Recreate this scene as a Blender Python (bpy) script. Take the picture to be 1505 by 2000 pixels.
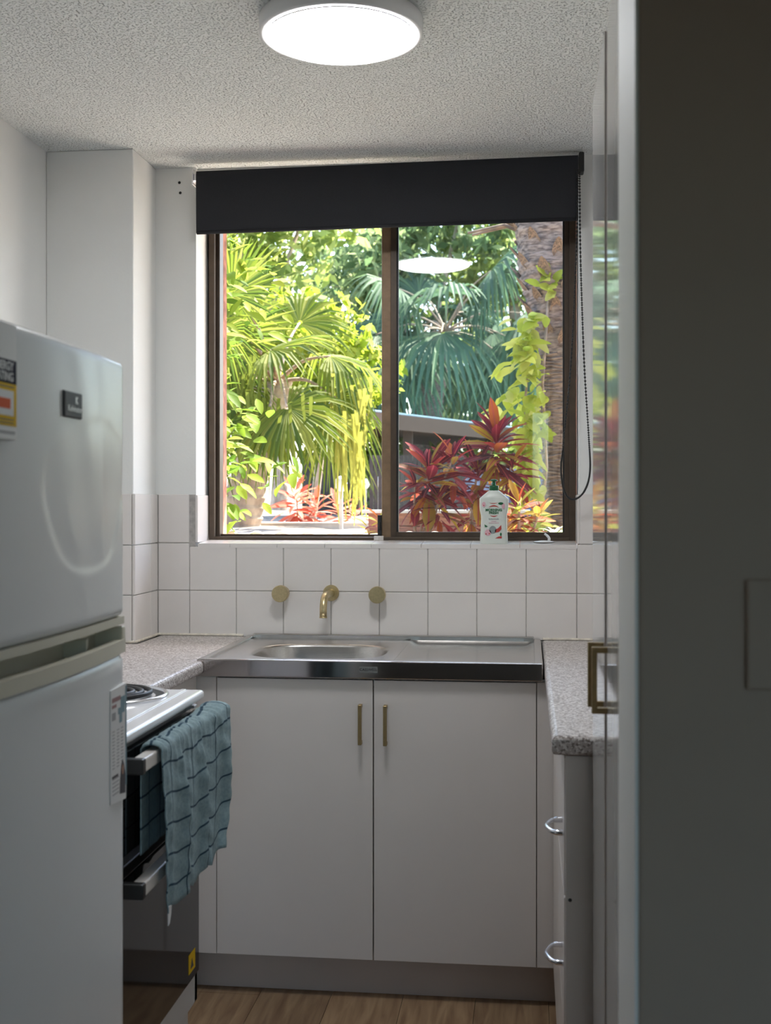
import bpy, bmesh, math, random
import numpy as np
from mathutils import Vector, Matrix
random.seed(7); rng = np.random.default_rng(7)
for o in list(bpy.data.objects): bpy.data.objects.remove(o)
SC = bpy.context.scene; COL = SC.collection
PI = math.pi

# ------------------------------------------------------------------ camera
cd = bpy.data.cameras.new('camera'); cam = bpy.data.objects.new('camera', cd); COL.objects.link(cam)
cam.location = (0, 0, 1.32)
cam.rotation_euler = (PI/2, 0, math.atan(278/2360.0))      # level, turned a little to the left
cd.sensor_fit = 'VERTICAL'; cd.sensor_height = 36.0
cd.lens = 2360.0/2000.0*36.0
cd.shift_y = -0.0075
cd.clip_start = 0.05; cd.clip_end = 200
cd.dof.use_dof = True; cd.dof.focus_distance = 3.6; cd.dof.aperture_fstop = 6.5
SC.camera = cam
# ------------------------------------------------------------------ sky, sun, exposure
w = bpy.data.worlds.new('sky'); SC.world = w; w.use_nodes = True
nt = w.node_tree; nt.nodes.clear()
sky = nt.nodes.new('ShaderNodeTexSky'); sky.sky_type = 'NISHITA'; sky.sun_disc = False
sky.sun_elevation = math.radians(56); sky.sun_rotation = math.radians(30); sky.air_density = 1.0; sky.dust_density = 2.0
bgn = nt.nodes.new('ShaderNodeBackground'); bgn.inputs[1].default_value = 0.46
wo = nt.nodes.new('ShaderNodeOutputWorld')
nt.links.new(sky.outputs[0], bgn.inputs[0]); nt.links.new(bgn.outputs[0], wo.inputs[0])
sd = bpy.data.lights.new('sun', 'SUN'); sun = bpy.data.objects.new('sun', sd); COL.objects.link(sun)
sd.energy = 14.0; sd.angle = math.radians(0.6); sd.color = (1.0, 0.93, 0.78)
SUNDIR = Vector((0.30, 0.44, 0.85)).normalized()
sun.rotation_euler = SUNDIR.to_track_quat('Z', 'Y').to_euler(); sun.location = (3, 9, 12)
LAMP_POWER = 18.5
SC.view_settings.view_transform = 'Standard'; SC.view_settings.look = 'None'
SC.view_settings.gamma = 1.0; SC.view_settings.use_curve_mapping = False
SC.view_settings.exposure = 1.2

# ------------------------------------------------------------------ materials
def mat(name, col, rough=0.5, metal=0.0, noise=0.0, nscale=20.0, bump=0.0, bscale=200.0, coat=0.0, spec=0.5, stretch=None, col2=None, emit=0.0):
    m = bpy.data.materials.new(name); m.use_nodes = True
    t = m.node_tree; b = t.nodes['Principled BSDF']
    b.inputs['Base Color'].default_value = (*col, 1); b.inputs['Roughness'].default_value = rough
    b.inputs['Metallic'].default_value = metal; b.inputs['Coat Weight'].default_value = coat
    b.inputs['Coat Roughness'].default_value = 0.06
    b.inputs['Specular IOR Level'].default_value = spec
    if emit:
        b.inputs['Emission Color'].default_value = (*col, 1); b.inputs['Emission Strength'].default_value = emit
    tc = t.nodes.new('ShaderNodeTexCoord'); mp = t.nodes.new('ShaderNodeMapping')
    t.links.new(tc.outputs['Object'], mp.inputs[0])
    if stretch: mp.inputs['Scale'].default_value = stretch
    if noise > 0 or col2:
        n = t.nodes.new('ShaderNodeTexNoise'); n.inputs['Scale'].default_value = nscale; n.inputs['Detail'].default_value = 4
        t.links.new(mp.outputs[0], n.inputs['Vector'])
        r = t.nodes.new('ShaderNodeValToRGB'); r.color_ramp.elements[0].position = 0.35; r.color_ramp.elements[1].position = 0.65
        c2 = col2 if col2 else tuple(min(1, c*(1+noise)) for c in col)
        c1 = col if col2 else tuple(c*(1-noise) for c in col)
        r.color_ramp.elements[0].color = (*c1, 1); r.color_ramp.elements[1].color = (*c2, 1)
        t.links.new(n.outputs[0], r.inputs[0]); t.links.new(r.outputs[0], b.inputs['Base Color'])
    if bump > 0:
        n2 = t.nodes.new('ShaderNodeTexNoise'); n2.inputs['Scale'].default_value = bscale; n2.inputs['Detail'].default_value = 3
        t.links.new(mp.outputs[0], n2.inputs['Vector'])
        bp = t.nodes.new('ShaderNodeBump'); bp.inputs['Strength'].default_value = bump; bp.inputs['Distance'].default_value = 0.004
        t.links.new(n2.outputs[0], bp.inputs['Height']); t.links.new(bp.outputs[0], b.inputs['Normal'])
    return m

M = {}
M['wall'] = mat('white_wall_paint', (0.84, 0.84, 0.82), 0.6, noise=0.02, nscale=3, bump=0.08, bscale=120)
M['nib'] = mat('shaded_wall_paint', (0.44, 0.335, 0.265), 0.6, noise=0.03, nscale=4, bump=0.05, bscale=90)  # shade on the near wall and its switch is put into this colour
M['room'] = mat('rear_room_paint', (0.55, 0.53, 0.51), 0.7, noise=0.03, nscale=2)
M['tile'] = mat('cream_glazed_tile', (0.79, 0.745, 0.715), 0.22, noise=0.025, nscale=6, spec=0.5)
M['grout'] = mat('grey_grout', (0.42, 0.40, 0.38), 0.9, noise=0.15, nscale=60)
M['seal'] = mat('yellowed_sealant', (0.82, 0.75, 0.64), 0.5, noise=0.15, nscale=60)
M['brick'] = mat('red_brick', (0.36, 0.15, 0.10), 0.9, noise=0.4, nscale=25, bump=0.4, bscale=60)
M['cab'] = mat('satin_white_laminate', (0.71, 0.665, 0.635), 0.38, noise=0.012, nscale=5)
M['gloss'] = mat('gloss_white_door', (0.74, 0.725, 0.705), 0.05, spec=0.6, bump=0.012, bscale=18)
M['kick'] = mat('kickboard_beige', (0.52, 0.45, 0.40), 0.5, noise=0.03, nscale=8)
M['shadow'] = mat('dark_gap', (0.03, 0.03, 0.03), 0.8)
M['brass'] = mat('brushed_brass', (0.60, 0.49, 0.28), 0.34, 1.0, noise=0.06, nscale=200)
M['brassd'] = mat('aged_brass_handle', (0.36, 0.26, 0.13), 0.42, 0.85, noise=0.08, nscale=120)
M['steel'] = mat('stainless_steel', (0.56, 0.54, 0.52), 0.26, 1.0, noise=0.06, nscale=30, stretch=(1, 12, 12))
M['steelp'] = mat('polished_stainless', (0.50, 0.47, 0.46), 0.10, 1.0)
M['chrome'] = mat('satin_chrome', (0.75, 0.76, 0.80), 0.18, 1.0)
M['bronze'] = mat('bronze_anodised_aluminium', (0.085, 0.060, 0.042), 0.42, 0.35, noise=0.1, nscale=30)
M['bronzel'] = mat('sunlit_bronze_aluminium', (0.26, 0.17, 0.10), 0.45, 0.3, noise=0.15, nscale=30)  # lighter copy of the bronze; sun on the stile is in the colour
M['blackrub'] = mat('black_seal', (0.015, 0.015, 0.017), 0.5)
M['blind'] = mat('charcoal_blockout_fabric', (0.016, 0.017, 0.022), 0.75, noise=0.1, nscale=300, bump=0.1, bscale=900)
M['fridge'] = mat('fridge_silver_white', (0.73, 0.74, 0.74), 0.27, 0.0, spec=0.35, coat=0.0)
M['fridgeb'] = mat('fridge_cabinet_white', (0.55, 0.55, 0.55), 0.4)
M['cream'] = mat('cream_plastic', (0.60, 0.57, 0.46), 0.4)
M['badge'] = mat('badge_grey', (0.07, 0.07, 0.075), 0.5, 0.0, spec=0.2)
M['badget'] = mat('badge_silver_print', (0.75, 0.75, 0.75), 0.3, 0.3)
M['enamel'] = mat('white_enamel', (0.80, 0.80, 0.82), 0.12)
M['stove'] = mat('stove_white_panel', (0.60, 0.60, 0.60), 0.35)
M['ovglass'] = mat('dark_oven_glass', (0.012, 0.011, 0.012), 0.05, spec=0.6)
M['coil'] = mat('black_coil_element', (0.02, 0.02, 0.022), 0.45, 0.2)
M['hand'] = mat('handle_warm_white', (0.66, 0.62, 0.58), 0.35)
M['black'] = mat('black_plastic', (0.012, 0.012, 0.012), 0.4)
M['yellow'] = mat('yellow_print', (0.78, 0.50, 0.02), 0.75, spec=0.15)
M['navy'] = mat('black_blue_print', (0.012, 0.014, 0.03), 0.75, spec=0.15)
M['white'] = mat('white_plastic', (0.80, 0.80, 0.80), 0.35)
M['paper'] = mat('printed_paper_white', (0.72, 0.71, 0.70), 0.5)
M['orange'] = mat('orange_print', (0.75, 0.15, 0.06), 0.75, spec=0.15)
M['inkg'] = mat('grey_ink', (0.33, 0.32, 0.33), 0.5)
M['inkr'] = mat('maroon_ink', (0.30, 0.16, 0.16), 0.5)
M['teal'] = mat('teal_ink', (0.17, 0.28, 0.33), 0.5)
M['skin'] = mat('printed_portrait_tone', (0.42, 0.24, 0.17), 0.5)
M['dark'] = mat('dark_ink', (0.04, 0.035, 0.045), 0.5)
M['green'] = mat('bottle_green_plastic', (0.005, 0.10, 0.035), 0.3)
M['greenp'] = mat('green_print', (0.01, 0.13, 0.045), 0.4)
M['redp'] = mat('red_print', (0.50, 0.06, 0.05), 0.4)
M['pinkp'] = mat('pink_print', (0.72, 0.42, 0.48), 0.4)
M['greyp'] = mat('grey_fruit_print', (0.28, 0.32, 0.32), 0.4)
M['bottle'] = mat('white_bottle_plastic', (0.70, 0.74, 0.69), 0.35)
M['skirt'] = mat('white_light_ring', (0.82, 0.82, 0.82), 0.4)
M['soil'] = mat('mulch_soil', (0.24, 0.20, 0.165), 0.95, noise=0.6, nscale=9, bump=0.5, bscale=30)
M['timber'] = mat('red_brown_timber', (0.34, 0.15, 0.10), 0.7, noise=0.25, nscale=12, stretch=(1, 8, 8))
M['cap'] = mat('pale_cap', (0.55, 0.52, 0.49), 0.7, noise=0.1, nscale=15)
M['fascia'] = mat('taupe_painted_metal', (0.075, 0.056, 0.046), 0.9, spec=0.05, noise=0.05)
M['roofm'] = mat('pale_blue_roof_sheet', (0.20, 0.32, 0.42), 0.4, noise=0.08)
M['bluew'] = mat('blue_grey_panel', (0.13, 0.15, 0.22), 0.5, noise=0.5, nscale=12)
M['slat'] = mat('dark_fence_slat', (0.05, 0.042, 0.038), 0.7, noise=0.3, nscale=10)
M['terra'] = mat('pale_concrete_edging', (0.58, 0.45, 0.38), 0.85, noise=0.2, nscale=30)
M['trunk'] = mat('palm_trunk_bark', (0.10, 0.068, 0.058), 0.95, col2=(0.34, 0.25, 0.21), nscale=26, bump=0.8, bscale=40, stretch=(1, 1, 4))
M['trunkg'] = mat('grey_brown_trunk', (0.26, 0.19, 0.14), 0.95, col2=(0.48, 0.38, 0.29), nscale=14, bump=0.6, bscale=30, stretch=(1, 1, 0.5))
M['boot'] = mat('orange_brown_leaf_base', (0.09, 0.062, 0.05), 0.9, col2=(0.30, 0.19, 0.13), nscale=14)
M['stem'] = mat('plant_stem', (0.33, 0.24, 0.18), 0.8, noise=0.3, nscale=40)
M['lantern'] = mat('opal_lantern_white', (0.85, 0.85, 0.82), 0.4)

def tree_nodes(m): m.use_nodes = True; m.node_tree.nodes.clear(); return m.node_tree
def glass_mat():
    m = bpy.data.materials.new('window_glass'); t = tree_nodes(m)
    tr = t.nodes.new('ShaderNodeBsdfTransparent'); tr.inputs[0].default_value = (0.84, 0.89, 0.89, 1)
    gl = t.nodes.new('ShaderNodeBsdfGlossy'); gl.inputs['Roughness'].default_value = 0.0
    fr = t.nodes.new('ShaderNodeFresnel'); fr.inputs[0].default_value = 1.5
    mx = t.nodes.new('ShaderNodeMixShader')
    t.links.new(fr.outputs[0], mx.inputs[0]); t.links.new(tr.outputs[0], mx.inputs[1]); t.links.new(gl.outputs[0], mx.inputs[2])
    df = t.nodes.new('ShaderNodeBsdfTranslucent'); df.inputs[0].default_value = (0.8, 0.85, 0.85, 1)
    m2 = t.nodes.new('ShaderNodeMixShader'); m2.inputs[0].default_value = 0.005
    t.links.new(mx.outputs[0], m2.inputs[1]); t.links.new(df.outputs[0], m2.inputs[2])
    ou = t.nodes.new('ShaderNodeOutputMaterial'); t.links.new(m2.outputs[0], ou.inputs[0]); return m
M['glass'] = glass_mat()

def emis(name, col, s):
    m = bpy.data.materials.new(name); t = tree_nodes(m)
    e = t.nodes.new('ShaderNodeEmission'); e.inputs[0].default_value = (*col, 1); e.inputs[1].default_value = s
    ou = t.nodes.new('ShaderNodeOutputMaterial'); t.links.new(e.outputs[0], ou.inputs[0]); return m
M['lamp'] = emis('led_diffuser', (0.94, 0.97, 1.0), LAMP_POWER)

def leaf_mat(name, cols, island=False, transl=0.6, vein=None, rough=0.6):
    m = bpy.data.materials.new(name); t = tree_nodes(m)
    if island:
        g = t.nodes.new('ShaderNodeNewGeometry'); src = g.outputs['Random Per Island']
    else:
        g = t.nodes.new('ShaderNodeObjectInfo'); src = g.outputs['Random']
    r = t.nodes.new('ShaderNodeValToRGB'); cr = r.color_ramp
    n = len(cols)
    cr.elements[0].color = (*cols[0], 1); cr.elements[1].color = (*cols[-1], 1)
    for i in range(1, n-1): cr.elements.new(i/(n-1)).color = (*cols[i], 1)
    t.links.new(src, r.inputs[0]); colout = r.outputs[0]
    if vein:
        tc = t.nodes.new('ShaderNodeTexCoord'); sp = t.nodes.new('ShaderNodeSeparateXYZ'); t.links.new(tc.outputs['Object'], sp.inputs[0])
        ab = t.nodes.new('ShaderNodeMath'); ab.operation = 'ABSOLUTE'; t.links.new(sp.outputs[0], ab.inputs[0])
        lt = t.nodes.new('ShaderNodeMath'); lt.operation = 'LESS_THAN'; lt.inputs[1].default_value = 0.016; t.links.new(ab.outputs[0], lt.inputs[0])
        nz = t.nodes.new('ShaderNodeTexNoise'); nz.inputs['Scale'].default_value = 9; t.links.new(tc.outputs['Object'], nz.inputs['Vector'])
        gt = t.nodes.new('ShaderNodeMath'); gt.operation = 'GREATER_THAN'; gt.inputs[1].default_value = 0.68; t.links.new(nz.outputs[0], gt.inputs[0])
        mxm = t.nodes.new('ShaderNodeMath'); mxm.operation = 'MAXIMUM'; t.links.new(lt.outputs[0], mxm.inputs[0]); t.links.new(gt.outputs[0], mxm.inputs[1])
        mx = t.nodes.new('ShaderNodeMixRGB'); mx.inputs[2].default_value = (*vein, 1)
        t.links.new(mxm.outputs[0], mx.inputs[0]); t.links.new(colout, mx.inputs[1]); colout = mx.outputs[0]
    p = t.nodes.new('ShaderNodeBsdfPrincipled'); p.inputs['Roughness'].default_value = rough; p.inputs['Specular IOR Level'].default_value = 0.22
    tl = t.nodes.new('ShaderNodeBsdfTranslucent'); ms = t.nodes.new('ShaderNodeMixShader'); ms.inputs[0].default_value = transl
    t.links.new(colout, p.inputs['Base Color']); t.links.new(colout, tl.inputs[0])
    t.links.new(p.outputs[0], ms.inputs[1]); t.links.new(tl.outputs[0], ms.inputs[2])
    ou = t.nodes.new('ShaderNodeOutputMaterial'); t.links.new(ms.outputs[0], ou.inputs[0]); return m
M['lf_creep'] = leaf_mat('climber_leaf_green', [(0.073, 0.156, 0.016), (0.156, 0.249, 0.026), (0.249, 0.321, 0.047)])
M['lf_vine'] = leaf_mat('trunk_vine_leaf_lime', [(0.36, 0.44, 0.05), (0.56, 0.60, 0.10), (0.66, 0.66, 0.24)], transl=0.7)
M['lf_crot'] = leaf_mat('croton_leaf_red', [(0.05, 0.007, 0.014), (0.12, 0.010, 0.022), (0.24, 0.018, 0.03), (0.11, 0.010, 0.02), (0.32, 0.03, 0.025), (0.40, 0.10, 0.02), (0.42, 0.30, 0.03), (0.10, 0.010, 0.02)], vein=(0.36, 0.06, 0.06))
M['lf_croty'] = leaf_mat('croton_leaf_yellow_red', [(0.10, 0.012, 0.018), (0.30, 0.022, 0.022), (0.38, 0.10, 0.015), (0.42, 0.34, 0.04), (0.24, 0.27, 0.04), (0.44, 0.38, 0.06)], vein=(0.45, 0.26, 0.05))
M['lf_palm'] = leaf_mat('fan_palm_leaf', [(0.065, 0.108, 0.019), (0.131, 0.177, 0.019), (0.177, 0.211, 0.038), (0.223, 0.246, 0.046)], True, 0.62)
M['lf_palmb'] = leaf_mat('blue_green_fan_palm_leaf', [(0.071, 0.125, 0.078), (0.107, 0.185, 0.107), (0.167, 0.25, 0.119)], True, 0.4)
M['lf_dry'] = leaf_mat('drooping_leaf_tips', [(0.27, 0.276, 0.096), (0.348, 0.348, 0.06), (0.42, 0.396, 0.132)], True, 0.62)
for k, cs in enumerate([[(0.13, 0.19, 0.045), (0.25, 0.33, 0.07), (0.44, 0.48, 0.17)],
                        [(0.085, 0.15, 0.065), (0.18, 0.26, 0.11), (0.34, 0.41, 0.19)],
                        [(0.14, 0.22, 0.015), (0.27, 0.34, 0.03), (0.42, 0.45, 0.10)]]):
    M['lf_tree%d' % k] = leaf_mat(['mid_green_tree_leaf', 'blue_green_tree_leaf', 'lime_tree_leaf'][k], cs, True, 0.62)
M['lf_spider'] = leaf_mat('pale_strap_leaf', [(0.45, 0.52, 0.25), (0.72, 0.74, 0.50)])
M['lf_redfl'] = leaf_mat('scarlet_bract', [(0.60, 0.03, 0.05), (0.80, 0.08, 0.10)])
M['lf_cord'] = leaf_mat('red_cordyline_leaf', [(0.30, 0.06, 0.04), (0.60, 0.16, 0.10), (0.75, 0.40, 0.30)])

def ceiling_mat():
    m = mat('stippled_ceiling_paint', (0.87, 0.89, 0.88), 0.85); t = m.node_tree; b = t.nodes['Principled BSDF']
    tc = t.nodes.new('ShaderNodeTexCoord'); v = t.nodes.new('ShaderNodeTexNoise'); v.inputs['Scale'].default_value = 190; v.inputs['Detail'].default_value = 2
    t.links.new(tc.outputs['Object'], v.inputs['Vector'])
    r = t.nodes.new('ShaderNodeValToRGB'); r.color_ramp.elements[0].position = 0.30; r.color_ramp.elements[1].position = 0.44
    t.links.new(v.outputs[0], r.inputs[0])
    bp = t.nodes.new('ShaderNodeBump'); bp.inputs['Strength'].default_value = 1.0; bp.inputs['Distance'].default_value = 0.011
    t.links.new(r.outputs[0], bp.inputs['Height']); t.links.new(bp.outputs[0], b.inputs['Normal']); return m
M['ceil'] = ceiling_mat()

def speckle_mat(name, base, dk, lt):
    m = mat(name, base, 0.38); t = m.node_tree; b = t.nodes['Principled BSDF']
    tc = t.nodes.new('ShaderNodeTexCoord'); v = t.nodes.new('ShaderNodeTexVoronoi'); v.inputs['Scale'].default_value = 260
    t.links.new(tc.outputs['Object'], v.inputs['Vector'])
    sp = t.nodes.new('ShaderNodeSeparateColor'); t.links.new(v.outputs['Color'], sp.inputs[0])
    r = t.nodes.new('ShaderNodeValToRGB'); cr = r.color_ramp; cr.interpolation = 'CONSTANT'
    cr.elements[0].position = 0; cr.elements[0].color = (*dk, 1); cr.elements[1].position = 0.22; cr.elements[1].color = (*base, 1)
    e = cr.elements.new(0.72); e.color = (*lt, 1)
    t.links.new(sp.outputs[0], r.inputs[0]); t.links.new(r.outputs[0], b.inputs['Base Color']); return m
M['bench'] = speckle_mat('speckled_laminate', (0.50, 0.45, 0.43), (0.25, 0.21, 0.19), (0.72, 0.68, 0.66))

def wood_mat():
    m = mat('oak_laminate', (0.40, 0.24, 0.13), 0.42); t = m.node_tree; b = t.nodes['Principled BSDF']
    tc = t.nodes.new('ShaderNodeTexCoord'); mp = t.nodes.new('ShaderNodeMapping'); mp.inputs['Scale'].default_value = (14, 1.4, 1)
    oi = t.nodes.new('ShaderNodeObjectInfo'); ad = t.nodes.new('ShaderNodeVectorMath'); ad.operation = 'ADD'
    t.links.new(tc.outputs['Object'], ad.inputs[0]); t.links.new(oi.outputs['Location'], ad.inputs[1]); t.links.new(ad.outputs[0], mp.inputs[0])
    n = t.nodes.new('ShaderNodeTexNoise'); n.inputs['Scale'].default_value = 3.5; n.inputs['Detail'].default_value = 6; n.inputs['Distortion'].default_value = 0.6
    t.links.new(mp.outputs[0], n.inputs['Vector'])
    r = t.nodes.new('ShaderNodeValToRGB'); r.color_ramp.elements[0].position = 0.3; r.color_ramp.elements[1].position = 0.7
    r.color_ramp.elements[0].color = (0.19, 0.11, 0.06, 1); r.color_ramp.elements[1].color = (0.37, 0.25, 0.145, 1)
    hs = t.nodes.new('ShaderNodeHueSaturation'); mr = t.nodes.new('ShaderNodeMapRange'); mr.inputs[3].default_value = 0.82; mr.inputs[4].default_value = 1.15
    t.links.new(oi.outputs['Random'], mr.inputs[0]); t.links.new(mr.outputs[0], hs.inputs['Value'])
    t.links.new(n.outputs[0], r.inputs[0]); t.links.new(r.outputs[0], hs.inputs['Color']); t.links.new(hs.outputs[0], b.inputs['Base Color']); return m
M['wood'] = wood_mat()

def towel_mat():
    m = mat('teal_check_cotton', (0.20, 0.30, 0.33), 0.95); t = m.node_tree; b = t.nodes['Principled BSDF']
    uv = t.nodes.new('ShaderNodeTexCoord'); sp = t.nodes.new('ShaderNodeSeparateXYZ'); t.links.new(uv.outputs['UV'], sp.inputs[0])
    def line(sock, n, wd, off):
        a = t.nodes.new('ShaderNodeMath'); a.operation = 'MULTIPLY_ADD'; a.inputs[1].default_value = n; a.inputs[2].default_value = off; t.links.new(sock, a.inputs[0])
        f = t.nodes.new('ShaderNodeMath'); f.operation = 'FRACT'; t.links.new(a.outputs[0], f.inputs[0])
        l = t.nodes.new('ShaderNodeMath'); l.operation = 'LESS_THAN'; l.inputs[1].default_value = wd; t.links.new(f.outputs[0], l.inputs[0]); return l.outputs[0]
    l1 = line(sp.outputs[0], 6.0, 0.045, 0.35); l2 = line(sp.outputs[1], 9.5, 0.075, 0.2)
    mx = t.nodes.new('ShaderNodeMath'); mx.operation = 'MAXIMUM'; t.links.new(l1, mx.inputs[0]); t.links.new(l2, mx.inputs[1])
    nz = t.nodes.new('ShaderNodeTexNoise'); nz.inputs['Scale'].default_value = 160; t.links.new(uv.outputs['Object'], nz.inputs['Vector'])
    rp = t.nodes.new('ShaderNodeValToRGB'); rp.color_ramp.elements[0].color = (0.15, 0.225, 0.25, 1); rp.color_ramp.elements[1].color = (0.32, 0.42, 0.445, 1)
    t.links.new(nz.outputs[0], rp.inputs[0])
    mc = t.nodes.new('ShaderNodeMixRGB'); mc.inputs[2].default_value = (0.022, 0.055, 0.085, 1)
    t.links.new(mx.outputs[0], mc.inputs[0]); t.links.new(rp.outputs[0], mc.inputs[1]); t.links.new(mc.outputs[0], b.inputs['Base Color'])
    bp = t.nodes.new('ShaderNodeBump'); bp.inputs['Strength'].default_value = 0.3; bp.inputs['Distance'].default_value = 0.002
    t.links.new(nz.outputs[0], bp.inputs['Height']); t.links.new(bp.outputs[0], b.inputs['Normal']); return m
M['towel'] = towel_mat()

# ------------------------------------------------------------------ building helpers
W = {}
def root(name, label, cat, loc, group=None, kind=None):
    o = bpy.data.objects.new(name, None); COL.objects.link(o); o.empty_display_size = 0.05
    o.location = loc; W[o.name] = Vector(loc)
    if label: o['label'] = label
    if cat: o['category'] = cat
    if group: o['group'] = group
    if kind: o['kind'] = kind
    return o
def tag(o, label=None, cat=None, group=None, kind=None):
    if label: o['label'] = label
    if cat: o['category'] = cat
    if group: o['group'] = group
    if kind: o['kind'] = kind
    return o
def link(name, verts, faces, m, parent=None, smooth=False, origin=None, uvs=None):
    V = np.asarray(verts, dtype=float)
    if origin is None:
        lo, hi = V.min(0), V.max(0); origin = ((lo[0]+hi[0])/2, (lo[1]+hi[1])/2, lo[2])
    og = np.asarray(origin, dtype=float)
    me = bpy.data.meshes.new(name); me.from_pydata((V-og).tolist(), [], [tuple(f) for f in faces]); me.update()
    if smooth: me.polygons.foreach_set('use_smooth', [True]*len(me.polygons))
    me.materials.append(M[m])
    if uvs is not None:
        ul = me.uv_layers.new(name='uv')
        li = np.zeros(len(me.loops), dtype=int); me.loops.foreach_get('vertex_index', li)
        ul.data.foreach_set('uv', np.asarray(uvs, dtype=float)[li].ravel())
    o = bpy.data.objects.new(name, me); COL.objects.link(o)
    W[o.name] = Vector(og)
    if parent is not None:
        o.parent = parent; o.location = W[o.name] - W[parent.name]
    else: o.location = W[o.name]
    return o
def boxes_mesh(bs, bevel=0.0, seg=2):
    bm = bmesh.new()
    for (x0, x1, y0, y1, z0, z1) in bs:
        vs = [bm.verts.new(p) for p in ((x0,y0,z0),(x1,y0,z0),(x1,y1,z0),(x0,y1,z0),(x0,y0,z1),(x1,y0,z1),(x1,y1,z1),(x0,y1,z1))]
        for f in ((0,3,2,1),(4,5,6,7),(0,1,5,4),(1,2,6,5),(2,3,7,6),(3,0,4,7)): bm.faces.new([vs[i] for i in f])
    if bevel > 0: bmesh.ops.bevel(bm, geom=bm.edges[:], offset=bevel, segments=seg, profile=0.5, affect='EDGES', clamp_overlap=True)
    bm.verts.ensure_lookup_table(); bm.verts.index_update()
    V = [tuple(v.co) for v in bm.verts]; F = [[v.index for v in f.verts] for f in bm.faces]; bm.free()
    return V, F
def box(name, b, m, parent=None, bevel=0.0, seg=2):
    V, F = boxes_mesh([b] if not isinstance(b, list) else b, bevel, seg)
    return link(name, V, F, m, parent, smooth=False)
def lathe(name, prof, center, axis, m, parent=None, n=32, smooth=True):
    """prof: list of (radius, height along axis)"""
    ax = Vector(axis).normalized(); a = ax.orthogonal().normalized(); b = ax.cross(a); c = Vector(center)
    V, F = [], []
    for r, h in prof:
        for k in range(n):
            t = 2*PI*k/n; V.append(tuple(c + ax*h + (a*math.cos(t)+b*math.sin(t))*max(r, 1e-5)))
    for i in range(len(prof)-1):
        for k in range(n):
            F.append((i*n+k, i*n+(k+1) % n, (i+1)*n+(k+1) % n, (i+1)*n+k))
    return link(name, V, F, m, parent, smooth)
def tube_mesh(pts, rad, n=8, cap=True, V0=0):
    P = [Vector(p) for p in pts]; V, F = [], []
    R = rad if hasattr(rad, '__len__') else [rad]*len(P)
    prev = None
    for i, p in enumerate(P):
        d = (P[min(i+1, len(P)-1)]-P[max(i-1, 0)]).normalized()
        a = d.orthogonal().normalized() if prev is None else (prev - d*prev.dot(d)).normalized()
        prev = a; b = d.cross(a)
        for k in range(n):
            t = 2*PI*k/n; V.append(tuple(p + (a*math.cos(t)+b*math.sin(t))*R[i]))
    for i in range(len(P)-1):
        for k in range(n): F.append((V0+i*n+k, V0+i*n+(k+1) % n, V0+(i+1)*n+(k+1) % n, V0+(i+1)*n+k))
    if cap:
        F.append(tuple(V0+k for k in reversed(range(n)))); F.append(tuple(V0+(len(P)-1)*n+k for k in range(n)))
    return V, F
def tube(name, pts, rad, m, parent=None, n=8, smooth=True):
    V, F = tube_mesh(pts, rad, n); return link(name, V, F, m, parent, smooth)
def text(name, s, size, loc, face, m, parent, bold=0.0, align='CENTER'):
    cu = bpy.data.curves.new('t', 'FONT'); cu.body = s; cu.size = size; cu.align_x = align; cu.align_y = 'CENTER'
    cu.extrude = 0.0002; cu.offset = bold; cu.resolution_u = 3
    to = bpy.data.objects.new('t', cu); COL.objects.link(to)
    dg = bpy.context.evaluated_depsgraph_get(); me = bpy.data.meshes.new_from_object(to.evaluated_get(dg))
    V = np.array([tuple(v.co) for v in me.vertices]); F = [tuple(p.vertices) for p in me.polygons]
    bpy.data.objects.remove(to); bpy.data.meshes.remove(me)
    L = np.array(loc)
    if face == '-Y': P = np.stack([V[:,0], -V[:,2], V[:,1]], 1) + L
    else: P = np.stack([V[:,2], V[:,0], V[:,1]], 1) + L          # faces +X
    return link(name, P, F, m, parent)
def poly(name, pts2, face, d, th, m, parent):
    """flat print: polygon pts2 in face plane at depth d, thickness th"""
    n = len(pts2); V = []
    for k in (0, 1):
        for a, b in pts2: V.append((a, d - th*k, b) if face == '-Y' else (d + th*k, a, b))
    F = [tuple(range(n)), tuple(reversed(range(n, 2*n)))] + [(i, (i+1) % n, n+(i+1) % n, n+i) for i in range(n)]
    return link(name, V, F, m, parent)
def rect(a0, a1, b0, b1): return [(a0, b0), (a1, b0), (a1, b1), (a0, b1)]
def disc(a, b, ra, rb, n=16, t0=0, t1=2*PI): return [(a+ra*math.cos(t0+(t1-t0)*k/n), b+rb*math.sin(t0+(t1-t0)*k/n)) for k in range(n)]

# ------------------------------------------------------------------ room shell
H = 2.40; XL = -1.464; YB = 3.78; XO0, XO1 = -1.057, 0.158; ZS = 1.187
tag(box('wall_left', (XL-0.1, XL, -2.6, 4.0, 0, H), 'wall'), 'white painted wall behind the fridge', kind='structure')
wp = box('wall_pier', (XL, -1.189, 3.552, YB, 0, H), 'wall', bevel=0.004)
tag(wp, 'white painted pier in the corner left of the window', kind='structure')
wb = box('wall_back', [(XL, XO0, YB, 4.0, 0, H), (XO0, XO1, YB, 4.0, 0, ZS-0.008), (XO1, 0.80, YB, 4.0, 0, H), (XO0, XO1, YB+0.02, 4.0, 2.378, H)], 'wall')
tag(wb, 'white painted window wall with cream tiles below', kind='structure')
tag(box('wall_outside', [(-3.2, -1.040, 4.0, 4.11, 0, 2.6), (-1.040, 0.150, 4.0, 4.11, 0, 1.165), (0.150, 3.0, 4.0, 4.11, 0, 2.6)], 'brick'), 'red brick outer face of the window wall', kind='structure')
tag(box('wall_right', (0.70, 0.80, 1.50, YB, 0, H), 'wall'), 'white wall behind the right bench', kind='structure')
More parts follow.
